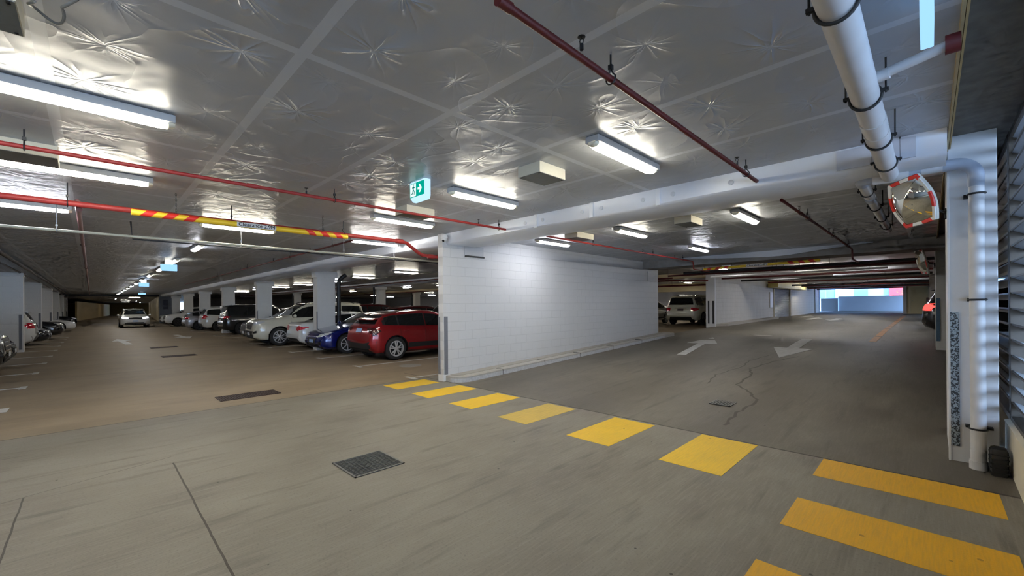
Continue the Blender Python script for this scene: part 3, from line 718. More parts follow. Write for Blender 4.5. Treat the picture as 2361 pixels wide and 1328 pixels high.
pipe('dark red sprinkler pipe beyond the foil beam dropping at the bare beam', [(-1.41, 6.6, 3.0), (-1.41, 13.85, 3.0), (-1.41, 13.92, 2.98), (-1.41, 13.95, 2.9), (-1.41, 13.95, 2.78), (-1.41, 14.05, 2.74), (-1.41, 15.34, 2.74)], .021, M_dred, hang=[(-1.41, 8.3, 3.0), (-1.41, 10.9, 3.0), (-1.41, 13.2, 3.0)], spr=[(-1.41, 7.7, 3.0), (-1.41, 10.4, 3.0)], fit=[((-1.41, 7.75, 3.0), (-1.41, 7.9, 3.0))])
pipe('thin bright red pipe crossing above the clearance bar to the foil beam', [(-5.5, -5, 3.0), (-5.5, 5.62, 3.0)], .02, M_red, hang=[(-5.5, -.4, 3.0), (-5.5, 2.25, 3.0), (-5.5, 5.2, 3.0)], spr=[(-5.5, 1.9, 3.0), (-5.5, 4.72, 3.0), (-5.5, 1.0 - 1.6, 3.0)], fit=[((-5.5, 1.26, 3.0), (-5.5, 1.36, 3.0)), ((-5.5, 5.58, 3.0), (-5.5, 5.64, 3.0))])
pipe('thin red pipe passing above the white wall to the concrete beam', [(-5.47, 6.5, 3.0), (-5.47, 13.8, 3.0), (-5.47, 13.9, 2.98), (-5.47, 13.93, 2.9), (-5.47, 13.93, 2.76), (-5.47, 14.1, 2.74), (-5.47, 15.34, 2.74)], .019, M_red, hang=[(-5.47, 8.15, 3.0), (-5.47, 11.1, 3.0), (-5.47, 13.1, 3.0)], spr=[(-5.47, 7.5, 3.0), (-5.47, 10.5, 3.0), (-5.47, 12.5, 3.0)])
pipe('thick red pipe behind the yellow clearance bar stepping down at the wall', [(-7.45, -6, 2.9), (-7.45, 4.35, 2.9), (-7.47, 4.5, 2.88), (-7.62, 4.85, 2.74), (-7.68, 5.0, 2.7), (-7.7, 5.2, 2.69), (-7.7, 9.0, 2.69)], .036, M_red, hang=[(-7.45, -.2, 2.9), (-7.45, 1.5, 2.9), (-7.45, 3.2, 2.9)], fit=[((-7.45, 4.25, 2.9), (-7.45, 4.4, 2.9)), ((-7.7, 5.15, 2.69), (-7.7, 5.3, 2.69))])
pipe('slim pale conduit pipe strung across the left aisle below the red pipes', [(-8.95, -6, 2.75), (-8.95, 7.5, 2.75)], .02, M_pale, hang=[(-8.95, -.35, 2.75), (-8.95, 1.95, 2.75), (-8.95, 3.85, 2.75), (-8.95, 5.05, 2.75)], hm=M_gsteel)
pipe('slim black conduit beside the pale one in the left aisle', [(-9.05, .45, 3.0), (-9.05, .47, 2.72), (-9.05, 7.5, 2.72)], .012, M_blk)
pipe('thin red branch pipe running down the left aisle', [(-8.6, 3.88, 3.0), (-31, 3.88, 3.0)], .02, M_dred, hang=[(-9.6, 3.88, 3.0), (-12.5, 3.88, 3.0), (-17, 3.88, 3.0), (-22, 3.88, 3.0), (-27, 3.88, 3.0)], spr=[(-11, 3.88, 3.0), (-14, 3.88, 3.0), (-18, 3.88, 3.0)], hx=True)
pipe('pinkish riser branch crossing the ceiling on the far left', [(-7.6, -.1, 2.86), (-7.7, -.12, 2.98), (-60, -.12, 3.05)], .03, flat('pinkish_pipe', srgb(150, 108, 108), .4), hang=[(-13, -.12, 3.0), (-20, -.12, 3.0)], hx=True)
pipe('long grey conduit under ceiling above the left hand columns', [(-9, -1.62, 3.06), (-60, -1.62, 3.06)], .05, flat('dull_grey_conduit', (.16, .15, .15), .6, nz=.2))
pipe('second thinner conduit beside the grey one above the left columns', [(-9, -1.9, 3.0), (-60, -1.9, 3.0)], .028, flat('dull_grey_conduit2', (.26, .25, .26), .5, nz=.2))
# white drainage stack on the right
dr = empty('drain_pipe', (0, 0, 0), label='large white drain pipe overhead turning down beside the right column', cat='pipe')
def part_tube(nm, path, r, mat, seg=24): b = MB(); b.tube(path, r, seg); return b.build(nm, mat, dr, smooth=50)
ZP = 2.93
part_tube('pipe_run', [(-.29, -6, ZP + .03), (-.285, 5.55, ZP), (-.285, 5.9, ZP)], .074, M_pvc)
for y in (4.1, 4.42): part_tube('coupling', [(-.286, y - .1, ZP + .004), (-.286, y + .1, ZP + .004)], .079, M_pvc)
part_tube('tee', [(-.42, 5.9, ZP), (-.14, 5.9, ZP)], .078, M_pvc)
part_tube('branch', [(-.16, 5.9, ZP), (.1, 5.9, ZP)], .05, M_pvcg); part_tube('branch', [(-.05, 5.9, ZP), (.12, 5.9, ZP)], .053, M_pvc)
el = [(.1, 5.9, ZP)] + [(.18 + .14 * math.sin(a), 5.9, ZP - .14 + .14 * math.cos(a)) for a in [PI / 2 * k / 8 for k in range(9)]] + [(.32, 5.9, ZP - .24)]
part_tube('elbow', el, .056, M_pvcg)
part_tube('downpipe', [(.32, 5.9, ZP - .22), (.32, 5.9, .02)], .0525, M_pvc)
part_tube('collar', [(.32, 5.9, .0), (.32, 5.9, .1)], .062, M_pvc); part_tube('collar', [(.32, 5.9, .18), (.32, 5.9, .2)], .055, M_pvc)
el = [(-.4, 5.9, ZP)] + [(-.42 - .1 * math.sin(a), 5.9 + .1 - .1 * math.cos(a), ZP) for a in [PI / 2 * k / 8 for k in range(9)]] + [(-.52, 6.1, ZP)]
part_tube('elbow', el, .06, M_pvcg)
part_tube('pipe_run', [(-.52, 6.05, ZP), (-.53, 10.4, ZP + .02)], .054, M_pvc)
part_tube('coupling', [(-.523, 6.9, ZP), (-.523, 7.1, ZP)], .06, M_pvcg)
part_tube('branch', [(-.24, 3.36, ZP + .03), (.1, 3.32, ZP + .08)], .028, M_pvc)
part_tube('collar', [(.07, 3.32, ZP + .08), (.13, 3.32, ZP + .08)], .05, flat('dark_red_collar', srgb(92, 28, 30), .5))
part_tube('socket', [(-.24, 3.36, ZP + .03), (-.16, 3.35, ZP + .035)], .034, M_pvc)
def ring(nm, c, r, axis, full=True, t=.009, ears=True):
    b = MB(); pts = []
    for k in range(25):
        a = 2 * PI * k / 24
        if axis == 'Y': pts.append((c[0] + r * math.cos(a), c[1], c[2] + r * math.sin(a)))
        else: pts.append((c[0] + r * math.cos(a), c[1] + r * math.sin(a), c[2]))
    b.tube(pts, t, 8)
    if axis == 'Y':
        for s in (-1, 1): b.box(c[0] + s * (r + .015) - .018, c[0] + s * (r + .015) + .018, c[1] - .01, c[1] + .01, c[2] + .01, c[2] + .03); b.tube([(c[0] + s * (r + .02), c[1], c[2]), (c[0] + s * (r + .02), c[1], ZC)], .006, 6)
    b.build('clamp_ring', M_black, dr, smooth=50)
for y in (2.35, 3.55, 4.55, 5.35): ring('r', (-.286, y, ZP), .08, 'Y')
for y in (6.6, 7.7, 8.8, 9.8): ring('r', (-.525, y, ZP), .058, 'Y', t=.007)
for z in (2.62, 1.62, .40): ring('r', (.32, 5.9, z), .058, 'Z', t=.009)
for bx_ in ((.24, .3, 5.96, 6.03, 2.6, 2.635), (.26, .38, 5.95, 6.03, 1.605, 1.635), (.24, .42, 5.95, 6.03, .39, .41)): b = MB(); b.box(*bx_); b.build('bracket', M_black, dr)
pipe('dark red pipe under the ceiling over the second parking row', [(-9, 12.4, 2.98), (-60, 12.4, 2.98)], .03, M_dred, hang=[(-14, 12.4, 2.98), (-22, 12.4, 2.98)], hx=True)
pipe('black conduit under the ceiling in front of the second parking row', [(-7.8, 9.9, 3.0), (-60, 9.9, 3.0)], .018, M_blk, hang=[(-13, 9.9, 3.0), (-21, 9.9, 3.0)], hx=True)
pipe('dark red pipe far back above the last parking row', [(-9, 20.3, 2.9), (-60, 20.3, 2.9)], .04, M_dred, hang=[(-14, 20.3, 2.9), (-24, 20.3, 2.9)], hx=True)
# far ramp services
M_pw = flat('white_conduit', (.6, .6, .62), .35, .3)
far = [(15.4, 2.74, .045, M_blk, -6.4, .1), (16.1, 2.72, .032, M_dred, -7.3, -.2), (16.9, 2.80, .05, M_pw, -5.2, .1), (18.0, 2.86, .06, M_blk, -4.2, .1), (19.2, 2.80, .04, M_pw, -6.8, -1.0),
       (20.4, 2.86, .07, M_conc, -3.6, .1), (21.8, 2.84, .045, M_dred, -7.2, .1), (23.2, 2.86, .06, M_pw, -3.0, .1), (24.8, 2.84, .05, M_blk, -7.2, .1), (26.4, 2.86, .08, M_conc, -4.4, .1), (28.5, 2.85, .05, M_dred, -6.8, .1),
       (31, 2.86, .05, M_pw, -5.6, .1), (33.5, 2.82, .06, M_blk, -6.6, .1), (36, 2.84, .06, M_dred, -6.5, .1), (39.6, 2.82, .05, M_blk, -7.0, .1), (42, 2.84, .06, M_dred, -7.1, .1), (45, 2.8, .05, M_blk, -7.0, .1)]
for i, (y, z, r, m, x0, x1) in enumerate(far):
    cn = {M_blk.name: 'black', M_dred.name: 'dark red', M_pw.name: 'white', M_conc.name: 'grey'}[m.name]
    lab = '%s service pipe crossing above far ramp, %s crossing pipe counted from the clearance bar' % (cn, ['first', 'second', 'third', 'fourth', 'fifth', 'sixth', 'seventh', 'eighth', 'ninth', 'tenth', 'eleventh', 'twelfth', 'thirteenth', 'fourteenth', 'fifteenth', 'sixteenth', 'seventeenth'][i])
    e = pipe(lab, [(x0, y, z), (x1, y, z)], r, m, hang=[(x0 + 1.3, y, z), (x0 + (x1 - x0) * .55, y, z)], hx=True, zt=3.1); e['group'] = 'pipes crossing above the far ramp'
pipe('dark red pipe with a step across the opening beside the white four wheel drive', [(-11.5, 17.6, 2.62), (-7.7, 17.6, 2.62), (-6.4, 17.8, 2.56)], .035, M_dred, hang=[(-9.5, 17.6, 2.62), (-8, 17.6, 2.62)], hx=True)
pipe('dark red pipe low over the white four wheel drive', [(-14, 22.5, 2.62), (-7.7, 22.5, 2.6)], .045, M_dred, hang=[(-10, 22.5, 2.6)], hx=True)

# ------------------------------------------------------------------ clearance bars
def clearance(label, a, c, r, text, chains, ztop, flipx, tsz):
    a = Vector(a); c = Vector(c); L = (c - a).length; d = (c - a).normalized()
    ang = math.atan2(d.y, d.x)
    e = empty('clearance_bar', a, ang, label=label, cat='height sign')
    tilt = math.asin(d.z)
    b = MB(); b.tube([(0, 0, 0), (L * math.cos(tilt), 0, L * math.sin(tilt))], r, 24); b.build('tube', M_yelt, e, smooth=50)
    sgn = -1
    def band(u0, mat, lean):
        b = MB(); vs = []; n = 24
        for k in range(n + 1):
            t = 2 * PI * k / n; off = lean * r * 1.0 * math.cos(t)
            for w in (0, .11 * L / 2.8): vs.append((u0 + w + off, (r + .0015) * math.sin(t) * 1.0, (r + .0015) * math.cos(t) + (u0 + w) * math.tan(tilt)))
        b.add(vs, [(2 * k, 2 * k + 1, 2 * k + 3, 2 * k + 2) for k in range(n)]); b.build('red_band', mat, e, smooth=50)
    s = L / 2.8
    for u in (.115, .345, .565): band(u * s, M_redt, 1.0)
    for u in (2.8 - .115 - .11, 2.8 - .335 - .11, 2.8 - .56 - .11): band(u * s, M_redt, -1.0)
    u0 = L * .5
    cu = .2 * s
    b = MB(); n = 8; vs = []
    for k in range(n + 1):
        t = -PI / 2 + (-.62 + 1.24 * k / n) * flipx * 1
        for w in (-.245 * s, .245 * s): vs.append((u0 + w, (r + .002) * math.cos(t + PI / 2) * (-1), (r + .002) * math.sin(t + PI / 2) + u0 * math.tan(tilt)))
    vs = []
    for k in range(n + 1):
        t = -.95 + 1.9 * k / n
        for w in (-.26 * s, .26 * s): vs.append((u0 + w, -flipx * (r + .002) * math.cos(t), (r + .002) * math.sin(t) + (u0 + w) * math.tan(tilt)))
    b.add(vs, [(2 * k, 2 * k + 1, 2 * k + 3, 2 * k + 2) for k in range(n)]); b.build('label_plate', M_wt, e, smooth=50)
    rot = (PI / 2, 0, 0 if flipx > 0 else PI)
    lt = textmesh('lettering', text, tsz, flat('black_lettering', (.01, .01, .01), .5), e, (u0, -flipx * (r + .004), u0 * math.tan(tilt)), rot, .0012, bold=0)
    vs2 = [v.co.copy() for v in lt.data.vertices]; fs2 = [tuple(p_.vertices) for p_ in lt.data.polygons]; nv = len(vs2); m_ = lt.data.materials[0]
    me = bpy.data.meshes.new('lettering'); me.from_pydata([v + Vector((-.0012, -.0006, 0)) for v in vs2] + [v + Vector((.0012, .0006, .0001)) for v in vs2], [], fs2 + [tuple(i + nv for i in f_) for f_ in fs2]); me.materials.append(m_); lt.data = me
    for u in chains:
        b = MB(); z0 = r + u * math.tan(tilt); z1 = ztop - a.z; nl = max(3, int((z1 - z0) / .034)); ll = (z1 - z0) / nl
        for k in range(nl):
            zc = z0 + (k + .5) * ll; pts = []
            for q in range(13):
                t = 2 * PI * q / 12; w, hh = .009 * math.cos(t), (ll * .62) * math.sin(t)
                pts.append((u + (w if k % 2 else 0), (0 if k % 2 else w), zc + hh))
            b.tube(pts, .0025, 6)
        b.tube([(u, 0, -r - .02), (u, 0, r + .02)], .005, 6)
        b.build('chain', M_blk, e)
    return e
# text faces +X: bar runs along Y
clearance('yellow and red striped clearance bar reading Clearance 2.9M hung on chains', (-7.22, 3.17, 2.83), (-7.16, .36, 2.83), .040, 'Clearance 2.9M', [.42, 2.36], ZC, -1, .077)
clearance('distant yellow and red clearance bar reading Clearance 2.4M under concrete beam', (-5.3, 14.35, 2.755), (-2.15, 14.35, 2.80), .040, 'Clearance 2.4M', [.85, 2.1], 2.9, 1, .085)

# ------------------------------------------------------------------ exit sign, camera, mirror
def exit_sign():
    # wedge shaped lit box, face towards camera-left
    e = empty('exit_sign', (-4.46, 2.92, 3.03), 0, label='green running man exit sign with right arrow hung from foil ceiling', cat='exit sign')
    W, H, D = .25, .175, .06
    e.scale = (1.35, 1.35, 1.35)
    b = MB(); vs = []
    for (hw, z, d) in ((W * .9, -H * .5, D * .55), (W, -H * .32, D * .9), (W, H * .5, D)):
        vs += [(-hw * .5 - .0, -d, z), (hw * .5, -d, z), (hw * .5, 0, z), (-hw * .5, 0, z)]
    b.add(vs, [(0, 1, 5, 4), (4, 5, 9, 8), (1, 2, 6, 5), (5, 6, 10, 9), (2, 3, 7, 6), (6, 7, 11, 10), (3, 0, 4, 7), (7, 4, 8, 11), (0, 3, 2, 1), (8, 9, 10, 11)])
    b.build('light_box', emis('pale_blue_sign_glow', (.50, .76, 1), .85), e)
    f = MB(); z0, z1 = -H * .30, H * .42; hw = W * .46
    f.box(-hw, hw, -D - .004, -D - .0005, z0, z1); fo = f.build('green_face', emis('exit_green', (.0, .30, .22), .9), e)
    wm = emis('sign_white', (.62, .88, .86), 1.0); y = -D - .006
    def poly(P, nm):
        b = MB(); n = len(P); b.add([(x, y, z) for x, z in P] + [(x, y - .001, z) for x, z in P], [tuple(range(n)), tuple(reversed(range(n, 2 * n)))] + [(i, (i + 1) % n, n + (i + 1) % n, n + i) for i in range(n)]); return b
    b = poly([(-hw * .92, z0 * .9), (-hw * .1, z0 * .9), (-hw * .1, z1 * .92), (-hw * .92, z1 * .92)], 'd'); b.build('door_panel', wm, e)
    y -= .0015
    g = emis('exit_green_dark', (.0, .10, .09), 1.0)
    b = MB(); cx = -hw * .45
    b.tube([(cx + .005, y, .055), (cx + .005, y, .0565)], .001, 6)
    def seg(x0, z0_, x1, z1_, w):
        d = Vector((x1 - x0, z1_ - z0_)).normalized() * w; n_ = (-d.y, d.x)
        b.add([(x0 + n_[0], y, z0_ + n_[1]), (x1 + n_[0], y, z1_ + n_[1]), (x1 - n_[0], y, z1_ - n_[1]), (x0 - n_[0], y, z0_ - n_[1])], [(0, 1, 2, 3)])
    hd = [(cx + .008 + .008 * math.cos(t), y, .056 + .008 * math.sin(t)) for t in [2 * PI * k / 10 for k in range(10)]]; b.add(hd, [tuple(range(10))])
    seg(cx + .004, .045, cx - .004, .012, .009); seg(cx, .04, cx + .022, .028, .005); seg(cx, .04, cx - .02, .03, .005)
    seg(cx - .004, .014, cx + .016, -.005, .006); seg(cx + .016, -.005, cx + .012, -.032, .0055); seg(cx - .004, .014, cx - .012, -.014, .006); seg(cx - .012, -.014, cx - .03, -.026, .0055)
    b.build('running_figure', g, e)
    ax = hw * .45
    b = poly([(ax - .03, -.008 + .012), (ax + .0, -.008 + .012), (ax - .004, .046), (ax + .012, .046), (ax + .036, .010), (ax + .012, -.026), (ax - .004, -.026), (ax + .0, -.0 + .0), (ax - .03, .0)], 'a')
    b = poly([(ax - .032, .020), (ax + .002, .020), (ax - .014, .048), (ax + .006, .048), (ax + .036, .010), (ax + .006, -.028), (ax - .014, -.028), (ax + .002, .0), (ax - .032, .0)], 'a')
    b.build('arrow', wm, e)
exit_sign()
def bluebox(x, y, z, label, w=.36, hgt=.18, d=.07, rz=0.0, group=None):
    e = empty('exit_sign', (x, y, z), rz, label=label, cat='exit sign', group=group)
    b = MB(); b.box(-d / 2, d / 2, -w / 2, w / 2, -hgt / 2, hgt / 2, .004); b.build('light_box', emis('blue_sign_glow', (.30, .58, 1.0), .95), e)
    b = MB(); b.box(-.02, .02, -.1, .1, hgt / 2, ZC - z); b.build('mount', M_white, e)
bluebox(-16.7, 1.7, 2.87, 'glowing blue backed exit sign in the left aisle lights, the nearer one', .40, .2)
bluebox(-29.2, 1.95, 2.87, 'glowing blue backed exit sign further down left aisle lights', .40, .2)
bluebox(.0, 2.93, 3.02, 'pale blue lit sign box cut off by the top right edge', .30, .2, .05)
bluebox(-50, 3.2, 2.95, 'glowing box added as a greenish reflection at the far end of left aisle', .5, .14)  # glow stands in for a greenish reflection, no sign hangs here
cam_ = empty('security_camera', (-7.18, 5.22, 3.02), label='white dome security camera at top of white wall end', cat='security camera')
b = MB(); b.lathe([(.07, .07), (.075, .03), (.078, .0), (.05, -.008)], (0, 0, 0), seg=24); b.build('base', M_white, cam_, smooth=40)
b = MB(); b.lathe([(.001, -.075), (.03, -.068), (.052, -.045), (.06, -.015), (.058, .0)], (0, 0, 0), seg=24); b.build('housing', M_white, cam_, smooth=60)
b = MB(); b.lathe([(.001, 0), (.022, .002), (.026, .012), (.02, .02)], (0, 0, 0), seg=16); b.build('lens', M_black, cam_, xf=Matrix.Translation((.02, -.035, -.045)) @ Vector((.4, -.8, -.6)).to_track_quat('Z', 'Y').to_matrix().to_4x4() @ Matrix.Translation((0, 0, .012)))
M_mirror = flat('convex_mirror_acrylic', (.86, .84, .74), .03, 1.0)
def mirror(loc, look, roll, w, hgt, label, arm_to):
    e = empty('traffic_mirror', loc, label=label, cat='convex mirror')
    z = Vector(look).normalized(); up = Vector((0, 0, 1)); xx = up.cross(z).normalized(); yy = z.cross(xx)
    Rm = Matrix((xx, yy, z)).transposed().to_4x4() @ Matrix.Rotation(roll, 4, 'Z')
    def outline(s, n=48):
        P = []; q = n // 4
        for k in range(q): f = k / q; P.append((w * (.36 - .72 * f), hgt / 2 * (1 + .03 * math.sin(PI * f))))
        for k in range(q): f = k / q; P.append((-w * (.36 + .14 * math.sin(PI * f)), hgt / 2 * (1 - 2 * f)))
        for k in range(q): f = k / q; P.append((w * (-.36 + .72 * f), -hgt / 2 * (1 + .03 * math.sin(PI * f))))
        for k in range(q): f = k / q; P.append((w * (.36 + .14 * math.sin(PI * f)), hgt / 2 * (-1 + 2 * f)))
        return [(x * s, y * s) for x, y in P]
    N = 48; b = MB(); vs = []; rings = [.0, .15, .3, .45, .6, .75, .88]
    for s in rings:
        for (x, y) in outline(max(s, .002), N): vs.append((x, y, .085 * (1 - (s / .88) ** 2) * 1.0 + .008))
    b.add(vs, [(i * N + k, i * N + (k + 1) % N, (i + 1) * N + (k + 1) % N, (i + 1) * N + k) for i in range(len(rings) - 1) for k in range(N)])
    b.build('mirror_face', M_mirror, e, smooth=60, xf=Rm)
    A = outline(.875, N); B = outline(1.0, N); C = outline(1.03, N)
    for ci, (mt, nm) in enumerate(((M_redt, 'red_border'), (M_wt, 'white_border'))):
        b = MB()
        for k in range(N):
            if ((k + 1) // 4) % 2 != ci: continue
            k2 = (k + 1) % N
            if b.v and (k + 1) % 4 == 0: b.build(nm, mt, e, xf=Rm); b = MB()
            b.add([(*A[k], .012), (*A[k2], .012), (*B[k2], .016), (*B[k], .016), (*C[k2], .0), (*C[k], .0)], [(0, 1, 2, 3), (3, 2, 4, 5)])
        b.build(nm, mt, e, xf=Rm)
    b = MB(); vs = []
    for s, zz in ((1.035, .004), (1.02, -.02), (.8, -.045), (.3, -.055), (.01, -.056)):
        for (x, y) in outline(s, N): vs.append((x, y, zz))
    b.add(vs, [(i * N + k, i * N + (k + 1) % N, (i + 1) * N + (k + 1) % N, (i + 1) * N + k) for i in range(4) for k in range(N)])
    b.build('back_shell', flat('cream_mirror_back', (.6, .58, .5), .5), e, smooth=50, xf=Rm)
    back = Rm @ Vector((0, 0, -.05)); b = MB(); a = Vector(arm_to) - Vector(loc)
    b.tube([back, back + (Rm @ Vector((0, 0, -.05))) * .8, (a + back) * .5 + Vector((0, 0, -.01)), a], .014, 10); b.box(a.x - .02, a.x + .01, a.y - .04, a.y + .04, a.z - .05, a.z + .05); b.build('bracket_arm', M_black, e)
mirror((-.115, 5.62, 2.575), (-.80, -.85, -.38), .10, .41, .45, 'convex traffic mirror with red and white border beside right column', (.135, 6.15, 2.50))
mirror((-.13, 14.6, 2.62), (-.95, -.30, -.25), -.1, .5, .62, 'small distant convex traffic mirror on the second right column', (.11, 15.1, 2.55))
bu = empty('bait_box', (.44, 5.84, 0), label='black ribbed plastic box on floor between downpipe and low wall', cat='plastic box')
b = MB(); b.box(-.055, .055, -.08, .08, 0, .27, .03); b.build('body', M_black, bu, smooth=40)
b = MB()
for k in range(5): b.box(-.058, .058, -.084, .084, .05 + k * .04, .058 + k * .04, .002)
b.build('ribs', M_blk, bu)
# notices and small things on the far pieces
b = MB(); b.box(-60.22, -60.13, 5.62, 6.02, 1.95, 2.55); tag(b.build('notice', flat('navy_notice', srgb(36, 42, 66), .4)), 'dark upper notice on blue grey wall far down left aisle', 'sign')
b = MB(); b.box(-60.22, -60.13, 5.6, 6.05, 1.55, 1.85); tag(b.build('notice', flat('navy_notice', (0, 0, 0))), 'dark blue lower notice on blue grey wall far down left aisle', 'sign')
# conduit curl near the top left box
cc = pipe('curled grey cable hanging by the top left ceiling box', [(-3.02 + .0 * k, -.26, 3.14) for k in (0,)] + [(-3.12 + .09 * math.cos(a), -.15 + .06 * math.sin(a), 3.10 + .02 * math.sin(a * 2)) for a in [-.6 - 4.6 * k / 18 for k in range(19)]] + [(-3.0, -.04, 3.145)], .007, flat('grey_cable', (.16, .16, .15), .5), cat='cable')

trail([(-2.3, 12.3), (-2.6, 11.2), (-2.75, 10.0), (-2.55, 9.4), (-2.5, 8.3), (-2.2, 7.9), (-1.9, 7.3), (-1.95, 6.5), (-1.9, 5.8)], .022, 'water_trail', 'dark damp trail winding down the ramp beside the small drain')
trail([(-2.9, 12.2), (-3.05, 11.0), (-2.95, 10.2), (-3.1, 9.0), (-2.95, 8.1)], .014, 'water_trail', 'shorter damp trail on the ramp, left of the long one')

# ------------------------------------------------------------------ street exit
b = MB(); b.box(.75, 16, -16, 6.7, -.12, -.02); struct(b.build('ground_side', flat('paving_sun_bounce', (.6, .6, .6), .7, nz=.1)), 'unseen paving added outside to bounce sun onto the louvres')  # added as a reflector that brightens the blade undersides
ex = MB(); ex.box(-1.3, .6, 44.6, 44.8, .6, 3.15); struct(ex.build('wall_exit', M_cream), 'cream wall with a door beside the street exit')
d1 = empty('door_1', (-.55, 44.58, h(-1, 44.6)), label='flat cream door in the wall beside the street exit', kind='structure')
b = MB(); b.box(-.48, .48, -.03, 0, 0, 2.05, .004); b.build('door_leaf', flat('door_cream', srgb(206, 196, 160), .5), d1)
b = MB(); b.box(-.54, -.48, -.045, 0, 0, 2.11); b.box(.48, .54, -.045, 0, 0, 2.11); b.box(-.54, .54, -.045, 0, 2.05, 2.11); b.build('door_frame', M_box, d1)
b = MB(); b.tube([(-.42, -.03, 1.0), (-.42, -.07, 1.0), (-.33, -.07, 1.0)], .01, 8); b.build('door_handle', M_gsteel, d1)
b = MB(); b.box(-7.6, .6, 47.9, 48.3, 2.95, 3.6); struct(b.build('beam', M_blk), 'dark lintel over the street exit')
b = MB(); b.box(-1.45, -1.25, 44.5, 48.2, .6, 3.1); struct(b.build('wall_exit_pier', M_rcol), 'white pier at the right of the street exit')
gg = empty('mesh_gate', (-7.3, 46.0, h(-7, 46)), label='pale steel mesh screen at the left of the street exit', cat='gate')
b = MB()
for k in range(22): b.box(.0, .012, 0, 1.9, .05 + k * .095, .08 + k * .095)
for k in range(7): b.box(.0, .012, .05 + k * .3, .11 + k * .3, 0, 2.2)
b.build('mesh_panel', flat('pale_steel', (.55, .6, .66), .4, .4), gg)
b = MB(); b.box(-.02, .05, -.05, .0, 0, 2.2); b.box(-.02, .05, 1.9, 1.96, 0, 2.2); b.build('frame', flat('pale_steel', (.5, .5, .5)), gg)
b = MB(); b.box(-20, 12, 80, 80.2, -.2, .8); 
b = MB(); b.box(-16, 10, 48.3, 78, .2, .715); struct(b.build('ground_outside', flat('paving_painted_sunlight', (.82, .82, .82), .7, nz=.1)), 'paving outside the exit with sunlight put into its pale colour')  # near-white colour stands in for sun on the ground
b = MB(); b.box(-7.1, -1.2, 58, 58.25, .7, 2.32); struct(b.build('wall_street', flat('street_wall_sky_tint', (.74, .83, .93), .6, nz=.06, scale=1)), 'plain retaining wall across the street')  # blue skylight on this wall is put into its colour
b = MB(); b.box(-8.6, -7.1, 57.6, 57.9, .7, 2.1); tag(b.build('meter_cabinet', flat('pale_cabinet', (.55, .6, .62), .5)), 'pale ribbed cabinet left of the street retaining wall', 'cabinet')
b = MB(); b.box(6.2, 34, 8, 50, -.1, 10); b.build('unseen_sun_block', M_rcol)['kind'] = 'structure'  # unseen block added to keep the sun off the street wall
bd = empty('street_building', (-8, 68, 0), label='building across the street with red pillar and skylight painted into its panels', cat='building')
b = MB(); b.box(-8, 14, 0, 4, .6, 7.5); b.build('facade', flat('facade_sky_tint', (.22, .32, .50), .6, nz=.08, scale=1), bd)  # facade colour carries the blue cast of the sky
b = MB(); b.box(4.6, 6.4, -.3, 0, .7, 7.5); b.build('red_pillar', flat('red_cladding', srgb(224, 62, 66), .5), bd)
for (x0, x1) in ((-3.6, -1.7), (-1.4, .4), (1.0, 2.6), (7, 8.6)):
    b = MB(); b.box(x0, x1, -.12, 0, 2.3, 4.2); b.build('window_panel', flat('window_glass_blue', (.12, .2, .36), .15), bd)
b = MB(); b.box(-.6, 1.2, -.2, -.05, 2.3, 4.3); b.build('screen', flat('pale_screen', (.5, .68, .74), .5), bd)
bh = empty('shrub', (-1.2, 62, .7), label='green shrub seen through the exit right of the red pillar', cat='shrub')
b = MB(); r2 = random.Random(3)
for k in range(420):
    p = Vector((r2.gauss(0, .5), r2.gauss(0, .4), 1.7 + r2.gauss(0, .55))); a = r2.random() * 6.28; s = .12
    b.add([p, p + Vector((math.cos(a) * s, .02, math.sin(a) * s)), p + Vector((math.cos(a + .6) * s * 1.5, .05, math.sin(a + .6) * s * 1.5))], [(0, 1, 2)])
b.build('foliage', flat('leaf_green', (.07, .16, .06), .6, nz=.3), bh)
b = MB(); b.tube([(0, 0, -.0), (0, 0, 1.6)], .05, 8); b.build('stem', M_conc, bh)
b = MB(); b.box(-.16, -.02, 44.2, 44.55, 1.55, 1.95, .02); tag(b.build('call_box', flat('brown_box', srgb(110, 84, 74), .5)), 'small brown box on the wall beside the exit door', 'wall box')

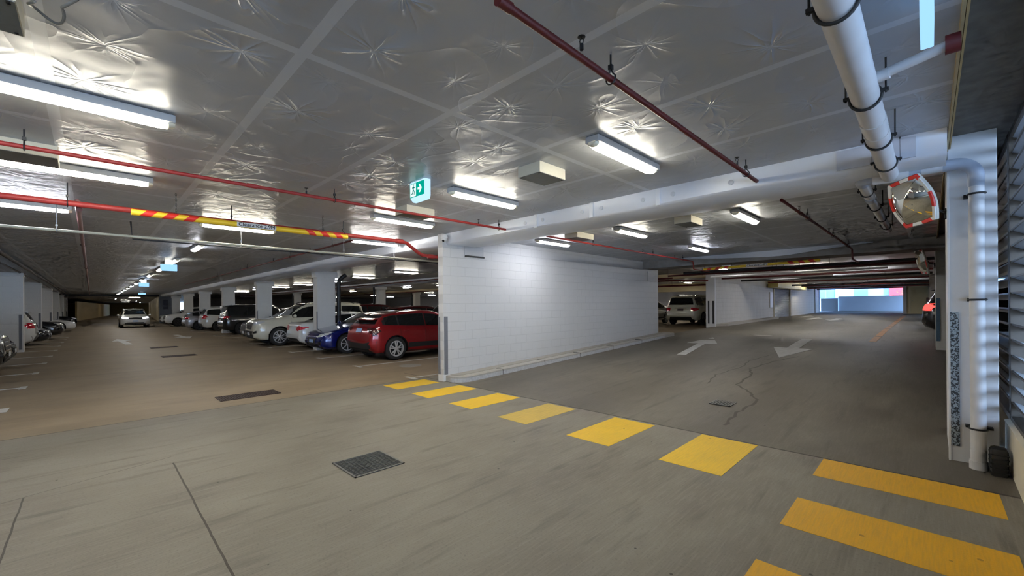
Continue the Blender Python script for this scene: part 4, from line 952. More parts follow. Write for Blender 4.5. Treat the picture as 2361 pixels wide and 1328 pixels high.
#CARS#
# ------------------------------------------------------------------ cars
PROF = {
 'suv': dict(top=[(0, .62), (.006, .80), (.02, .92), (.06, .985), (.16, 1.05), (.25, 1.10), (.285, 1.14), (.34, 1.36), (.40, 1.56), (.45, 1.65), (.56, 1.70), (.80, 1.68), (.90, 1.62), (.93, 1.56), (.955, 1.36), (.972, 1.17), (.985, 1.08), (.994, .95), (1, .66)],
             bot=[(0, .46), (.008, .32), (.05, .22), (.94, .25), (.985, .34), (1, .48)], belt=[(0, .60), (.02, .84), (.10, .93), (.30, 1.02), (.7, 1.06), (.92, 1.13), (1, 1.0)]),
 'boxy': dict(top=[(0, .66), (.004, .88), (.015, 1.02), (.06, 1.08), (.18, 1.14), (.25, 1.18), (.28, 1.22), (.33, 1.44), (.385, 1.64), (.43, 1.73), (.55, 1.78), (.85, 1.77), (.93, 1.72), (.95, 1.64), (.967, 1.38), (.98, 1.14), (.99, 1.02), (.996, .9), (1, .64)],
             bot=[(0, .50), (.006, .36), (.05, .26), (.94, .28), (.985, .36), (1, .50)], belt=[(0, .62), (.02, .92), (.10, 1.0), (.30, 1.10), (.7, 1.12), (.93, 1.14), (1, 1.0)]),
 'hatch': dict(top=[(0, .52), (.008, .66), (.03, .76), (.08, .84), (.20, .96), (.26, 1.02), (.34, 1.24), (.42, 1.42), (.49, 1.49), (.58, 1.51), (.72, 1.47), (.85, 1.40), (.885, 1.36), (.92, 1.24), (.955, 1.08), (.972, 1.03), (.985, .93), (.995, .80), (1, .62)],
             bot=[(0, .38), (.008, .26), (.05, .18), (.95, .22), (.985, .32), (1, .46)], belt=[(0, .50), (.03, .70), (.10, .79), (.28, .94), (.7, 1.0), (.93, 1.05), (1, .9)]),
 'sedan': dict(top=[(0, .50), (.008, .64), (.03, .73), (.08, .80), (.20, .90), (.27, .95), (.34, 1.14), (.42, 1.35), (.48, 1.42), (.57, 1.44), (.66, 1.41), (.74, 1.30), (.81, 1.13), (.85, 1.06), (.88, 1.045), (.965, 1.03), (.982, .99), (.992, .84), (1, .60)],
             bot=[(0, .36), (.008, .25), (.05, .18), (.95, .22), (.985, .30), (1, .42)], belt=[(0, .48), (.03, .66), (.10, .75), (.28, .88), (.7, .95), (.86, .99), (1, .9)]),
}
M_glass = flat('car_glass', (.010, .012, .013), .04, 0, .5)
M_tyre = flat('tyre_rubber', (.018, .018, .018), .75)
M_rim = flat('alloy_rim', (.66, .66, .67), .28, .45)
M_rimd = flat('dark_alloy', (.05, .05, .055), .3, .8)
M_chrome = flat('chrome', (.7, .7, .72), .08, 1.0)
M_plas = flat('black_cladding', (.016, .016, .017), .5)
M_tail = flat('tail_lens_red', srgb(196, 18, 40), .12, 0, 1)
M_head = flat('headlamp_lens', (.74, .77, .80), .08, .3, 1)
M_plate = flat('number_plate_white', (.55, .58, .62), .4)
M_plbl = flat('number_plate_blue_white', srgb(150, 178, 214), .4)
M_gap = flat('panel_gap', (.01, .01, .01), .8)
def car(kind, label, pm, loc, rz, L=4.5, W=1.84, H=1.65, o=None, cat='car', group=None, wheel_r=.34, rim=None, front=None, rear=None, cladding=True, detail=1, spokes=5, axles=(.19, .80), mirror=True, rails=False, lit=False, tail_lit=False, plate=None, roofm=None, clad=.42, blackpil=False, tm_=None):
    P = PROF[kind]; hs = H / max(z for _, z in P['top'])
    top = lambda x: interp(P['top'], x / L) * hs
    bot = lambda x: interp(P['bot'], x / L)
    def belt(x): return min(interp(P['belt'], x / L) * hs, top(x) - .025)
    def hw(x):
        f, r = .42, .38; a = 1.0
        if x < f: a = 1 - .27 * (1 - x / f) ** 2.6
        if L - x < r: a = 1 - .20 * (1 - (L - x) / r) ** 2.6
        return W / 2 * a
    xs = sorted(set([round(L * v, 4) for v in [0, .003, .006, .01, .015, .022, .03, .045, .06, .08] + [.1 + .8 * i / 34 for i in range(35)] + [.915, .93, .942, .952, .96, .967, .974, .98, .985, .99, .994, .997, 1]]))
    def sec(x):
        zb, zt, zl, w = bot(x), top(x), belt(x), hw(x)
        g = max(0, min(1, (zt - zl) / .42)); d = zl - zb
        pts = [(0, zb), (.78 * w, zb), (.93 * w, zb + .03), (.985 * w, zb + .10 * d + .02), (w, zb + .34 * d), (w * .998, zb + .58 * d), (.985 * w, zb + .80 * d), (.962 * w, zb + .93 * d), (.93 * w, zl)]
        cy = w * (.90 + (.735 - .90) * g); cz = zl + (zt - zl) * (.55 + .27 * g)
        my = (.93 * w + cy) / 2 + .012 * g; mz = (zl + cz) / 2
        pts += [(my, mz), (cy, cz), (cy * .945, zl + (zt - zl) * (.72 + .20 * g)), (cy * .80, zl + (zt - zl) * (.86 + .11 * g)), (cy * .45, zt - .010), (0, zt)]
        return pts
    root = empty('car', loc, rz, label=label, cat=cat, group=group)
    vs = []; rings = []
    for x in xs:
        s = sec(x); ring = [(x, y, z) for (y, z) in s] + [(x, -y, z) for (y, z) in reversed(s[1:-1])]
        rings.append(len(ring)); vs += ring
    k = rings[0]; fs = []
    for i in range(len(xs) - 1):
        for j in range(k): fs.append((i * k + j, i * k + (j + 1) % k, (i + 1) * k + (j + 1) % k, (i + 1) * k + j))
    fs += [tuple(reversed(range(k))), tuple((len(xs) - 1) * k + j for j in range(k))]
    bvh = BVHTree.FromPolygons(vs, fs)
    me = bpy.data.meshes.new('body'); me.from_pydata(vs, [], fs)
    bm = bmesh.new(); bm.from_mesh(me); bmesh.ops.recalc_face_normals(bm, faces=bm.faces[:]); bm.to_mesh(me); bm.free()
    ax = [L * axles[0], L * axles[1]]; ar = wheel_r + .055
    body = bpy.data.objects.new('body', me); COL.objects.link(body)
    if detail:
        cm = MB()
        for x in ax:
            for sg in (-1, 1): cm.lathe([(ar, W / 2 * sg - .28 * sg), (ar, W / 2 * sg + .3 * sg)], (x, 0, wheel_r), axis='Y', seg=40)
        cut = cm.build('arch_cutter', M_gap)
        md = body.modifiers.new('b', 'BOOLEAN'); md.object = cut; md.operation = 'DIFFERENCE'; md.solver = 'EXACT'
        dg = bpy.context.evaluated_depsgraph_get()
        me2 = bpy.data.meshes.new_from_object(body.evaluated_get(dg))
        if len(me2.polygons) > 500:
            body.modifiers.clear(); body.data = me2; me2.name = 'body'
        else: body.modifiers.clear()
        bpy.data.objects.remove(cut)
    me = body.data; me.materials.clear(); me.materials.append(pm); me.materials.append(M_gap); me.materials.append(roofm or pm)
    bm = bmesh.new(); bm.from_mesh(me)
    for f in bm.faces:
        f.smooth = True; c = f.calc_center_median(); mi = 0
        for x in ax:
            if math.hypot(c.x - x, c.z - wheel_r) < ar * 1.004 and abs(c.y) > W / 2 - .45: mi = 1
        if c.z < bot(c.x) + .012: mi = 1
        if mi == 0 and roofm is not None and c.z > belt(c.x) + .30: mi = 2
        f.material_index = mi
    for e in bm.edges:
        if len(e.link_faces) == 2 and (e.calc_face_angle(0) > math.radians(38) or e.link_faces[0].material_index != e.link_faces[1].material_index): e.smooth = False
    bm.to_mesh(me); bm.free()
    body.parent = root
    def resample(Pl, n):
        d = [0]
        for a, b_ in zip(Pl, Pl[1:]): d.append(d[-1] + math.hypot(b_[0] - a[0], b_[1] - a[1]))
        out = []
        for i in range(n + 1):
            t = d[-1] * i / n; j = 0
            while j < len(d) - 2 and d[j + 1] < t: j += 1
            f = (t - d[j]) / max(1e-6, d[j + 1] - d[j]); out.append((Pl[j][0] + (Pl[j + 1][0] - Pl[j][0]) * f, Pl[j][1] + (Pl[j + 1][1] - Pl[j][1]) * f))
        return out
    def cast(dr, a, b_, off):
        if dr == 'F': o_, d_ = Vector((-2, a, b_)), Vector((1, 0, 0))
        elif dr == 'R': o_, d_ = Vector((L + 2, a, b_)), Vector((-1, 0, 0))
        elif dr == 'P': o_, d_ = Vector((a, 3, b_)), Vector((0, -1, 0))
        else: o_, d_ = Vector((a, -3, b_)), Vector((0, 1, 0))
        hit = bvh.ray_cast(o_, d_)
        if hit[0] is None: return None
        return hit[0] - d_ * off
    def patch(dr, lo, up, mat, name, off=.004, n=12, m=4, par=None, lab=None, mir=False):
        for s in ((1, -1) if mir else (1,)):
            A, B_ = resample(lo, n), resample(up, n); g = []; bb = MB()
            for i in range(n + 1):
                for j in range(m + 1):
                    f = j / m; a = A[i][0] + (B_[i][0] - A[i][0]) * f; z = A[i][1] + (B_[i][1] - A[i][1]) * f
                    g.append(cast(dr, a * s if dr in 'FR' else a, z, off) if dr in 'FR' else cast('P' if s > 0 else 'N', a, z, off))
            idx = {}; vv = []; ff = []
            for q, p in enumerate(g):
                if p is not None: idx[q] = len(vv); vv.append(p)
            for i in range(n):
                for j in range(m):
                    q = (i * (m + 1) + j, (i + 1) * (m + 1) + j, (i + 1) * (m + 1) + j + 1, i * (m + 1) + j + 1)
                    if all(t in idx for t in q):
                        P4 = [vv[idx[t]] for t in q]
                        if max((P4[a_] - P4[b__]).length for a_ in range(4) for b__ in range(4)) < .6: ff.append(tuple(idx[t] for t in q))
            if not ff: continue
            bb.add(vv, ff); ob = bb.build(name, mat, par or root, smooth=50)
            if lab: ob['label'] = lab
        return
    # glass
    def find(f0, f1, cond):
        for i in range(201):
            x = L * (f0 + (f1 - f0) * i / 200)
            if cond(x): return x
        return L * f1
    xa = find(.2, .6, lambda x: top(x) - .12 * hs > belt(x) + .05)
    xb = find(.99, .6, lambda x: top(x) - .13 * hs > belt(x) + .05)
    splits = {'suv': (.555, .76), 'boxy': (.53, .74), 'hatch': (.57, .79), 'sedan': (.55, .73)}[kind]
    e_ = [xa] + [L * f for f in splits if xa < L * f < xb - .08] + [xb - .10]
    for i in range(len(e_) - 1):
        x0, x1 = e_[i] + .025, e_[i + 1] - .025
        X_ = [x0 + (x1 - x0) * t / 10 for t in range(11)]
        patch('P', [(x, belt(x) + .025) for x in X_], [(x, max(belt(x) + .04, belt(x) + (top(x) - belt(x)) * .76)) for x in X_], M_glass, 'side_window', n=12, m=4, mir=True)
    cow = find(.2, .45, lambda x: top(x) > top(L * .25) + .06); zc = top(cow) ; zr = H - .075; w1 = W / 2 * .80; w2 = W / 2 * .66
    patch('F', [(-w1, zc + .0), (-w1 * .5, zc + .0), (w1 * .5, zc + .0), (w1, zc + .0)], [(-w2, zr - .02), (-w2 * .5, zr + .01), (w2 * .5, zr + .01), (w2, zr - .02)], M_glass, 'windscreen', n=16, m=8, off=.006)
    rwin = {'suv': (1.17, 1.52), 'boxy': (1.20, 1.62), 'hatch': (1.09, 1.34), 'sedan': (1.09, 1.36)}[kind]
    patch('R', [(-w1 * .93, rwin[0] * hs), (0, rwin[0] * hs - .01), (w1 * .93, rwin[0] * hs)], [(-w2 * .95, rwin[1] * hs), (0, rwin[1] * hs + .015), (w2 * .95, rwin[1] * hs)], M_glass, 'rear_window', n=16, m=6, off=.006)
    if blackpil:
        X_ = [e_[1] + (e_[-1] + .06 - e_[1]) * t / 14 for t in range(15)]
        patch('P', [(x, belt(x) + .012) for x in X_], [(x, max(belt(x) + .03, belt(x) + (top(x) - belt(x)) * .80)) for x in X_], M_plas, 'pillar_trim', n=16, m=4, mir=True, off=.002)
    # panel gaps, handles, cladding
    if detail:
        for fx in (.285, splits[0] + .005, splits[1] - .01):
            x = L * fx; patch('P', [(x - .004, .36), (x + .004, .36)], [(x - .004, belt(x)), (x + .004, belt(x))], M_gap, 'door_gap', off=.0015, n=1, m=8, mir=True)
        for fx in (splits[0] - .05, splits[1] - .055):
            for s in (1, -1):
                x = L * fx; p = cast('P' if s > 0 else 'N', x, belt(x) - .13, 0)
                if p is not None:
                    b = MB(); b.box(x - .09, x + .09, p.y - .008, p.y + .03 * s if s > 0 else p.y + .008, p.z - .012, p.z + .012, .004) if s > 0 else b.box(x - .09, x + .09, p.y - .03, p.y + .008, p.z - .012, p.z + .012, .004)
                    b.build('door_handle', pm, root)
        if cladding:
            x0, x1 = ax[0] + ar, ax[1] - ar
            patch('P', [(x0, bot(x0) + .04), (x1, bot(x1) + .04)], [(x0, clad), (x1, clad)], M_plas, 'sill_cladding', n=8, m=2, mir=True, off=.006)
    if mirror:
        for s in (1, -1):
            x = L * .305; z = belt(x) + .10; b = MB()
            b.lathe([(.01, -.07), (.055, -.055), (.075, 0), (.06, .06), (.02, .085)], (x, s * (W / 2 + .09), z), axis='Y', seg=12)
            b.box(x - .02, x + .03, min(s * (W / 2 - .09), s * (W / 2 + .03)), max(s * (W / 2 - .09), s * (W / 2 + .03)), z - .06, z - .03)
            b.build('door_mirror', pm, root, smooth=50)
    if rails:
        for s in (1, -1):
            b = MB(); b.tube([(L * .42, s * W * .33, H - .06), (L * .46, s * W * .335, H + .01), (L * .84, s * W * .335, H + .0), (L * .88, s * W * .33, H - .07)], .015, 8); b.build('roof_rail', M_chrome if rails == 'c' else M_plas, root)
    # wheels
    rm = rim or M_rim
    for x in ax:
        for s in (1, -1):
            w = MB(); r = wheel_r; yc = s * (W / 2 - .115)
            w.lathe([(r * .64, -.10), (r * .80, -.108), (r * .93, -.10), (r, -.07), (r, .07), (r * .93, .10), (r * .80, .108), (r * .64, .10), (r * .60, 0)], (x, yc, r), axis='Y', seg=32, closed=True)
            wo = w.build('wheel', M_tyre, root, smooth=40)
            w = MB(); ys = yc + s * .085
            w.lathe([(r * .69, 0), (r * .69, .02 * s), (r * .61, .02 * s), (r * .59, -.05 * s), (r * .66, -.05 * s)], (x, ys, r), axis='Y', seg=32, closed=True)
            for q in range(spokes):
                t = 2 * PI * q / spokes + .3
                for da in ((-.11, .11) if spokes <= 6 else (0,)):
                    c0, s0 = math.cos(t + da * .4), math.sin(t + da * .4); c1, s1 = math.cos(t + da * 1.9), math.sin(t + da * 1.9)
                    p0 = Vector((x + c0 * r * .10, ys + s * .02, r + s0 * r * .10)); p1 = Vector((x + c1 * r * .62, ys + s * .012, r + s1 * r * .62))
                    nn = Vector((-(p1 - p0).z, 0, (p1 - p0).x)).normalized() * .018
                    w.add([p0 + nn, p1 + nn * .8, p1 - nn * .8, p0 - nn, p0 + nn - Vector((0, s * .03, 0)), p1 + nn * .8 - Vector((0, s * .03, 0)), p1 - nn * .8 - Vector((0, s * .03, 0)), p0 - nn - Vector((0, s * .03, 0))],
                          [(0, 1, 2, 3), (0, 1, 5, 4), (3, 2, 6, 7)])
            w.lathe([(.055, 0), (.055, .028 * s), (.04, .034 * s), (.001, .034 * s)], (x, ys, r), axis='Y', seg=16)
            w.build('rim', rm, wo, smooth=40)
            if detail:
                w = MB(); w.lathe([(r * .62, -.03), (r * .62, -.02)], (x, ys - s * .03, r), axis='Y', seg=20); w.build('wheel_backing', M_gap, wo)
    # front face
    fr = dict(head=([(.44, .70), (.62, .72), (.86, .80)], [(.46, .80), (.66, .86), (.88, .90)]), grille=([(-.40, .60), (.40, .60)], [(-.44, .80), (.44, .80)]), low=([(-.55, .34), (.55, .34)], [(-.60, .46), (.60, .46)]))
    if kind in ('hatch', 'sedan'): fr = dict(head=([(.42, .58), (.62, .60), (.84, .68)], [(.44, .67), (.66, .73), (.84, .77)]), grille=([(-.38, .46), (.38, .46)], [(-.42, .66), (.42, .66)]), low=([(-.55, .28), (.55, .28)], [(-.58, .40), (.58, .40)]))
    if kind == 'boxy': fr = dict(head=([(.50, .80), (.66, .82), (.88, .88)], [(.52, .92), (.70, .96), (.90, .98)]), grille=([(-.44, .66), (.44, .66)], [(-.48, .94), (.48, .94)]), low=([(-.62, .38), (.62, .38)], [(-.66, .54), (.66, .54)]))
    fr.update(front or {})
    hm = emis('car_headlamp_lit', (.80, .86, 1), 9) if lit else M_head
    patch('F', fr['head'][0], fr['head'][1], hm, 'headlight', off=.008, n=10, m=4, mir=True)
    patch('F', fr['grille'][0], fr['grille'][1], fr.get('gm', M_plas), 'grille', off=.008, n=10, m=4)
    for zz in fr.get('bars', ()):
        patch('F', [(-.42, zz), (.42, zz)], [(-.43, zz + .022), (.43, zz + .022)], M_chrome, 'grille_bar', off=.018, n=10, m=1)
    patch('F', fr['low'][0], fr['low'][1], M_plas, 'lower_intake', off=.008, n=10, m=3)
    if 'fog' in fr: patch('F', fr['fog'][0], fr['fog'][1], M_plas, 'fog_lamp', off=.010, n=6, m=2, mir=True)
    pz = fr.get('pz', .40 if kind != 'boxy' else .50)
    patch('F', [(-.18, pz), (.18, pz)], [(-.18, pz + .11), (.18, pz + .11)], plate or M_plate, 'number_plate', off=.028, n=4, m=1)
    # rear face
    rr = dict(tail=([(.52, .88), (.70, .86), (.89, .84)], [(.54, 1.02), (.72, 1.06), (.88, 1.08)]), low=([(-.80, .36), (.80, .36)], [(-.84, .54), (.84, .54)]), pz=.80)
    if kind == 'hatch': rr = dict(tail=([(.46, .88), (.70, .84), (.88, .80)], [(.48, .95), (.72, .98), (.87, 1.00)]), low=([(-.84, .30), (.84, .30)], [(-.86, .50), (.86, .50)]), pz=.74)
    if kind == 'sedan': rr = dict(tail=([(.46, .76), (.66, .72), (.88, .80)], [(.48, .90), (.68, .92), (.88, .88)]), low=([(-.5, .28), (.5, .28)], [(-.5, .34), (.5, .34)]), pz=.74)
    rr.update(rear or {})
    tm = emis('car_tail_lit', (1, .06, .05), 2.0) if tail_lit else (tm_ or M_tail)
    patch('R', rr['tail'][0], rr['tail'][1], tm, 'tail_light', off=.010, n=10, m=4, mir=True)
    if 'side_tail' in rr: patch('P', rr['side_tail'][0], rr['side_tail'][1], tm, 'tail_light', off=.008, n=6, m=3, mir=True)
    else:
        zt0, zt1 = rr['tail'][0][-1][1], rr['tail'][1][-1][1]
        patch('P', [(L * .93, (zt0 + zt1) / 2 + .01), (L * .985, zt0)], [(L * .93, (zt0 + zt1) / 2 + .03), (L * .985, zt1)], tm, 'tail_light', off=.008, n=6, m=3, mir=True)
    zt0, zt1 = fr['head'][0][-1][1], fr['head'][1][-1][1]
    patch('P', [(L * .022, zt0), (L * .075, (zt0 + zt1) / 2 + .01)], [(L * .022, zt1), (L * .075, zt1)], hm, 'headlight', off=.008, n=6, m=3, mir=True)
    patch('R', rr['low'][0], rr['low'][1], M_plas, 'rear_valance', off=.007, n=12, m=3)
    patch('R', [(-.18, rr['pz']), (.18, rr['pz'])], [(-.18, rr['pz'] + .12), (.18, rr['pz'] + .12)], plate or M_plate, 'number_plate', off=.014, n=4, m=1)
    if rr.get('garnish'): patch('R', [(-.35, rr['pz'] + .15), (.35, rr['pz'] + .15)], [(-.35, rr['pz'] + .18), (.35, rr['pz'] + .18)], M_chrome, 'chrome_garnish', off=.012, n=6, m=1)
    if kind != 'sedan':
        b = MB(); zt_ = interp(P['top'], .915) * hs
        b.add([(L * .90, -w2, zt_ + .02), (L * .90, w2, zt_ + .02), (L * .955, w2 * .96, zt_ - .03), (L * .955, -w2 * .96, zt_ - .03), (L * .90, -w2, zt_ - .03), (L * .90, w2, zt_ - .03), (L * .955, w2 * .96, zt_ - .055), (L * .955, -w2 * .96, zt_ - .055)],
              [(0, 1, 2, 3), (4, 5, 6, 7), (0, 1, 5, 4), (2, 3, 7, 6), (0, 3, 7, 4), (1, 2, 6, 5)])
        b.build('spoiler', roofm or pm, root)
    return root
R90 = PI / 2
P_red = paint('paint_candy_red', srgb(150, 16, 26), .28, .35); P_blue = paint('paint_deep_blue', srgb(6, 24, 104), .22, .3); P_white = paint('paint_white', (.66, .66, .64), .3)
P_pearl = paint('paint_pearl_cream', srgb(206, 202, 184), .3); P_char = paint('paint_charcoal', srgb(34, 36, 40), .3, .3); P_navy = paint('paint_navy', srgb(22, 28, 50), .28, .3); P_black = paint('paint_black', (.012, .012, .014), .2)
P_purple = paint('paint_dark_purple', srgb(36, 28, 52), .25, .4); P_mar = paint('paint_maroon', srgb(78, 12, 18), .28, .3)
YF = lambda x, ynose: ((x, ynose, 0), R90)       # nose towards -Y (towards the aisle)
car('hatch', 'candy red hatchback parked rear out beside the white wall', P_red, (-12.27, 5.68 + 4.29, 0), -R90, 4.29, 1.84, 1.51, rim=M_rim, spokes=5, plate=M_plbl, wheel_r=.345, axles=(.19, .815),
    rear=dict(tail=([(.50, .92), (.72, .84), (.88, .74)], [(.50, .99), (.74, .98), (.87, 1.0)]), low=([(-.86, .28), (-.4, .28), (.4, .28), (.86, .28)], [(-.88, .60), (-.4, .52), (.4, .52), (.88, .60)]), pz=.84), roofm=P_red, clad=.50, blackpil=True, tm_=flat('smoked_tail_lens', srgb(70, 14, 20), .08, 0, 1))
car('hatch', 'deep blue car parked nose out between red hatchback and square column', P_blue, (-15.07, 5.35, 0), R90, 4.5, 1.82, 1.45, plate=M_plbl, spokes=7, rim=M_rim, cladding=False,
    front=dict(head=([(.44, .60), (.60, .60), (.84, .68)], [(.46, .68), (.66, .73), (.84, .76)]), grille=([(-.30, .34), (.30, .34)], [(-.36, .56), (.36, .56)]), low=([(-.7, .24), (.7, .24)], [(-.7, .28), (.7, .28)]), fog=([(.52, .34), (.72, .36)], [(.54, .44), (.72, .46)]), pz=.40))
car('sedan', 'white sedan parked boot out, partly behind the nearest square column', P_white, (-17.55, 5.5 + 4.6, 0), -R90, 4.6, 1.76, 1.44, cladding=False, plate=M_plate, rear=dict(tail=([(.40, .74), (.58, .70), (.84, .78)], [(.42, .86), (.60, .92), (.84, .86)]), pz=.74))
car('boxy', 'large white four wheel drive parked nose out, left of the white sedan', P_pearl, (-20.3, 4.68, 0), R90, 4.85, 1.88, 1.84, wheel_r=.385, spokes=6, rim=M_rim, cladding=False, rails=True,
    front=dict(head=([(.46, .86), (.66, .88), (.90, .96)], [(.48, .97), (.70, 1.02), (.90, 1.04)]), grille=([(-.36, .70), (.36, .70)], [(-.46, .98), (.46, .98)]), bars=(.76, .88), low=([(-.42, .48), (.42, .48)], [(-.60, .64), (.60, .64)]), fog=([(.58, .52), (.80, .56)], [(.60, .60), (.80, .66)]), pz=.46))
car('suv', 'dark navy car nosed out behind the large white four wheel drive', P_navy, (-22.9, 5.05, 0), R90, 4.6, 1.84, 1.66, plate=M_plate, rails=False)
car('boxy', 'charcoal four wheel drive parked rear out, second square column behind it', P_char, (-30.2, 5.45 + 4.8, 0), -R90, 4.8, 1.9, 1.83, rim=M_rimd, cladding=True, wheel_r=.38, rear=dict(tail=([(.56, .98), (.74, .98), (.92, 1.0)], [(.58, 1.10), (.74, 1.12), (.90, 1.14)]), pz=.84))
car('suv', 'white crossover parked rear out beyond the charcoal four wheel drive', P_white, (-36.2, 5.35 + 4.6, 0), -R90, 4.6, 1.86, 1.70, rim=M_rimd, rear=dict(tail=([(.58, .86), (.74, .88), (.90, .90)], [(.60, 1.12), (.74, 1.14), (.88, 1.12)])))
car('hatch', 'silver hatchback parked rear out beyond the white crossover', paint('paint_silver', (.40, .40, .42), .3, .5), (-39.0, 4.75 + 4.3, 0), -R90, 4.3, 1.82, 1.5, rim=M_rimd)
car('boxy', 'white four wheel drive parked nose out, far down the row', P_white, (-48.9, 4.6, 0), R90, 4.8, 1.86, 1.78, rim=M_rimd, wheel_r=.37)
car('suv', 'farthest white car of the parked row by the blue grey wall', P_white, (-55.5, 4.9, 0), R90, 4.5, 1.84, 1.62)
car('suv', 'white car driving towards the camera with headlights on', P_white, (-47.8, 2.64, 0), PI, 4.6, 1.90, 1.62, lit=True, plate=M_plbl, rails='c',
    front=dict(head=([(.46, .78), (.64, .78), (.86, .84)], [(.46, .87), (.66, .91), (.86, .93)]), grille=([(-.44, .72), (.44, .72)], [(-.44, .88), (.44, .88)]), low=([(-.62, .30), (.62, .30)], [(-.70, .42), (.70, .42)]), pz=.52))
# left bays, noses towards +Y
car('boxy', 'black car with chrome grille bars at the left picture edge', P_black, (-15.7, -1.42, 0), -R90, 4.8, 1.88, 1.72, front=dict(bars=(.44, .54, .64, .74, .84)))
car('sedan', 'dark purple sedan nose showing in front of the nearest blade column', P_purple, (-18.4, -1.55, 0), -R90, 4.7, 1.82, 1.44, front=dict(bars=(.46, .54, .62)))
car('suv', 'white car parked rear out between first two blade columns', P_white, (-26.3, -1.6 - 4.5, 0), R90, 4.5, 1.84, 1.66)
car('sedan', 'low black car nose behind white one on the left', P_black, (-29.0, -1.35, 0), -R90, 4.7, 1.84, 1.38)
car('suv', 'black car parked nose out past the second blade column', P_black, (-34.2, -1.1, 0), -R90, 4.6, 1.86, 1.6, front=dict(bars=(.72,)))
car('sedan', 'white sports sedan parked nose out on the far left', P_white, (-44.5, -.8, 0), -R90, 4.6, 1.86, 1.42)
car('suv', 'last dark car on the far left before the cream wall', P_black, (-54.0, -.9, 0), -R90, 4.5, 1.84, 1.6)
# second parking row
R2 = [('boxy', P_black, -17.6, 0, 'tall black four wheel drive in second row, just left of the white wall'), ('suv', P_mar, -20.3, 1, 'maroon crossover in second row behind the red hatchback'), ('suv', P_white, -15.0, 1, 'white crossover in second row at the edge of white wall'),
      ('hatch', P_white, -22.9, 0, 'pale hatchback in second row'), ('boxy', P_mar, -25.6, 1, 'maroon four wheel drive in second row'), ('suv', P_black, -28.2, 0, 'black car in second row behind the nearest square column'),
      ('suv', P_red, -31.0, 1, 'bright red car in second row over the white bonnet'), ('boxy', P_black, -34.0, 0, 'black roofed car in second row, farther left'), ('suv', P_white, -39.0, 1, 'white roofed car far in the second row')]
for kd, pm, X, rr_, lb in R2:
    car(kd, lb, pm, (X, 11.0 if not rr_ else 11.0 + 4.5, 0), R90 if not rr_ else -R90, 4.5, 1.84, {'boxy': 1.80, 'suv': 1.66, 'hatch': 1.5}[kd], detail=0, group=None)
# beyond the ramp
FZ = h(-10, 24.5)
car('boxy', 'white four wheel drive with roof rails parked past the white wall', P_pearl, (-10.2, 24.0 + 4.8, FZ), -R90, 4.8, 1.92, 1.77, rails='c', wheel_r=.37, rim=M_rimd, plate=flat('dark_plate', (.10, .07, .07), .4), cladding=False,
    rear=dict(tail=([(.60, .84), (.76, .82), (.92, .86)], [(.58, 1.02), (.76, 1.02), (.90, 1.0)]), pz=.84, garnish=True, low=([(-.5, .30), (.5, .30)], [(-.55, .46), (.55, .46)])))
car('sedan', 'silver sedan half hidden between white wall and white four wheel drive', paint('paint_silver', (.40, .40, .40), .3, .5), (-13.0, 22.6, FZ), R90, 4.7, 1.8, 1.50)
car('suv', 'dark car with glowing red tail lamp behind the far right column', P_black, (4.43, 19.35, h(0, 19.5)), PI, 4.6, 1.84, 1.62, tail_lit=True)
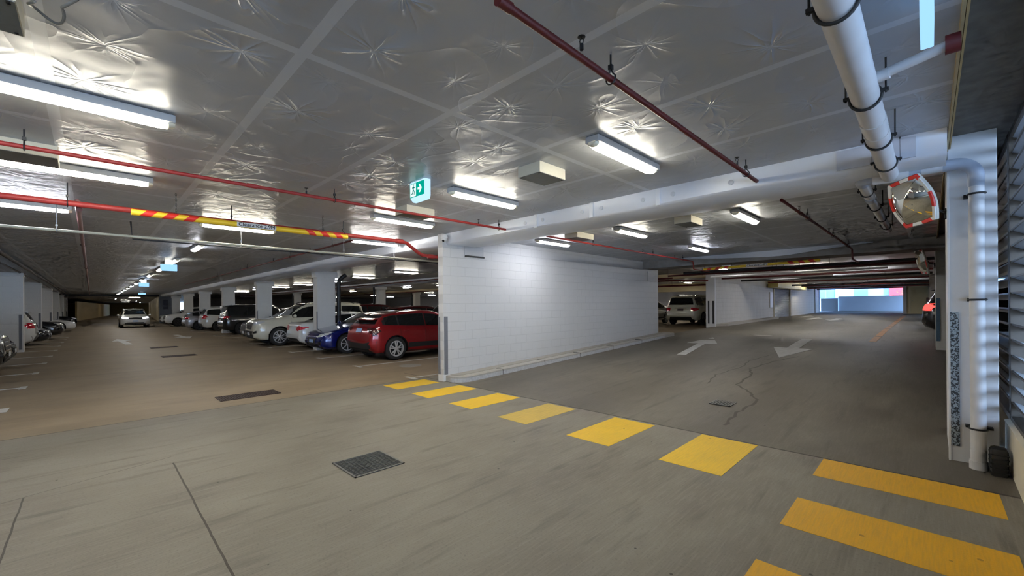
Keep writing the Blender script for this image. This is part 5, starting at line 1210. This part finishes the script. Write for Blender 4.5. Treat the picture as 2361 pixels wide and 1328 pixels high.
# ------------------------------------------------------------------ world, lights, camera
wd = bpy.data.worlds.new('world'); SC.world = wd; wd.use_nodes = True
nt = wd.node_tree; nt.nodes.clear()
o = nt.nodes.new('ShaderNodeOutputWorld'); bg = nt.nodes.new('ShaderNodeBackground'); tc = nt.nodes.new('ShaderNodeTexCoord'); sp = nt.nodes.new('ShaderNodeSeparateXYZ'); cr = nt.nodes.new('ShaderNodeValToRGB')
nt.links.new(tc.outputs['Generated'], sp.inputs[0]); nt.links.new(sp.outputs[2], cr.inputs[0])
cr.color_ramp.elements[0].position = 0.0; cr.color_ramp.elements[0].color = (.50, .70, 1, 1)
cr.color_ramp.elements[1].position = .7; cr.color_ramp.elements[1].color = (.26, .50, 1, 1)
nt.links.new(cr.outputs[0], bg.inputs[0]); bg.inputs[1].default_value = 8.5; nt.links.new(bg.outputs[0], o.inputs[0])
sl = bpy.data.lights.new('sun', 'SUN'); sl.energy = 14.0; sl.color = (.62, .80, 1.0); sl.angle = math.radians(5)
so = bpy.data.objects.new('sun', sl); COL.objects.link(so)
so.rotation_euler = Vector((-1, .55, -.45)).to_track_quat('-Z', 'Y').to_euler(); so.location = (6, -6, 8)

cd = bpy.data.cameras.new('camera'); co = bpy.data.objects.new('camera', cd); COL.objects.link(co); SC.camera = co
FPX, YAW, PITCH, ROLL, CY = 966.0, .78355, .0005, -.00843, 704.4
cy_, sy_ = math.cos(YAW), math.sin(YAW)
f0 = Vector((-sy_, cy_, 0)); r0 = Vector((cy_, sy_, 0)); u0 = Vector((0, 0, 1))
f1 = f0 * math.cos(PITCH) + u0 * math.sin(PITCH); u1 = -f0 * math.sin(PITCH) + u0 * math.cos(PITCH)
r3 = r0 * math.cos(ROLL) + u1 * math.sin(ROLL); u3 = -r0 * math.sin(ROLL) + u1 * math.cos(ROLL)
mw = Matrix((r3, u3, -f1)).transposed().to_4x4(); mw.translation = Vector((0, 0, 1.6)); co.matrix_world = mw
cd.sensor_width = 36; cd.lens = FPX / 2361 * 36; cd.shift_y = (CY - 664) / 2361; cd.clip_start = .05; cd.clip_end = 400
SC.view_settings.view_transform = 'Standard'; SC.view_settings.look = 'None'; SC.view_settings.gamma = 1; SC.view_settings.use_curve_mapping = False
SC.view_settings.exposure = EXPO
try:
    SC.cycles.use_denoising = True; SC.cycles.max_bounces = 6; SC.cycles.diffuse_bounces = 4; SC.cycles.glossy_bounces = 3; SC.cycles.use_adaptive_sampling = True; SC.cycles.adaptive_threshold = .06; SC.cycles.adaptive_min_samples = 12; SC.cycles.sample_clamp_indirect = 8
    SC.cycles.caustics_reflective = False; SC.cycles.caustics_refractive = False
except Exception: pass
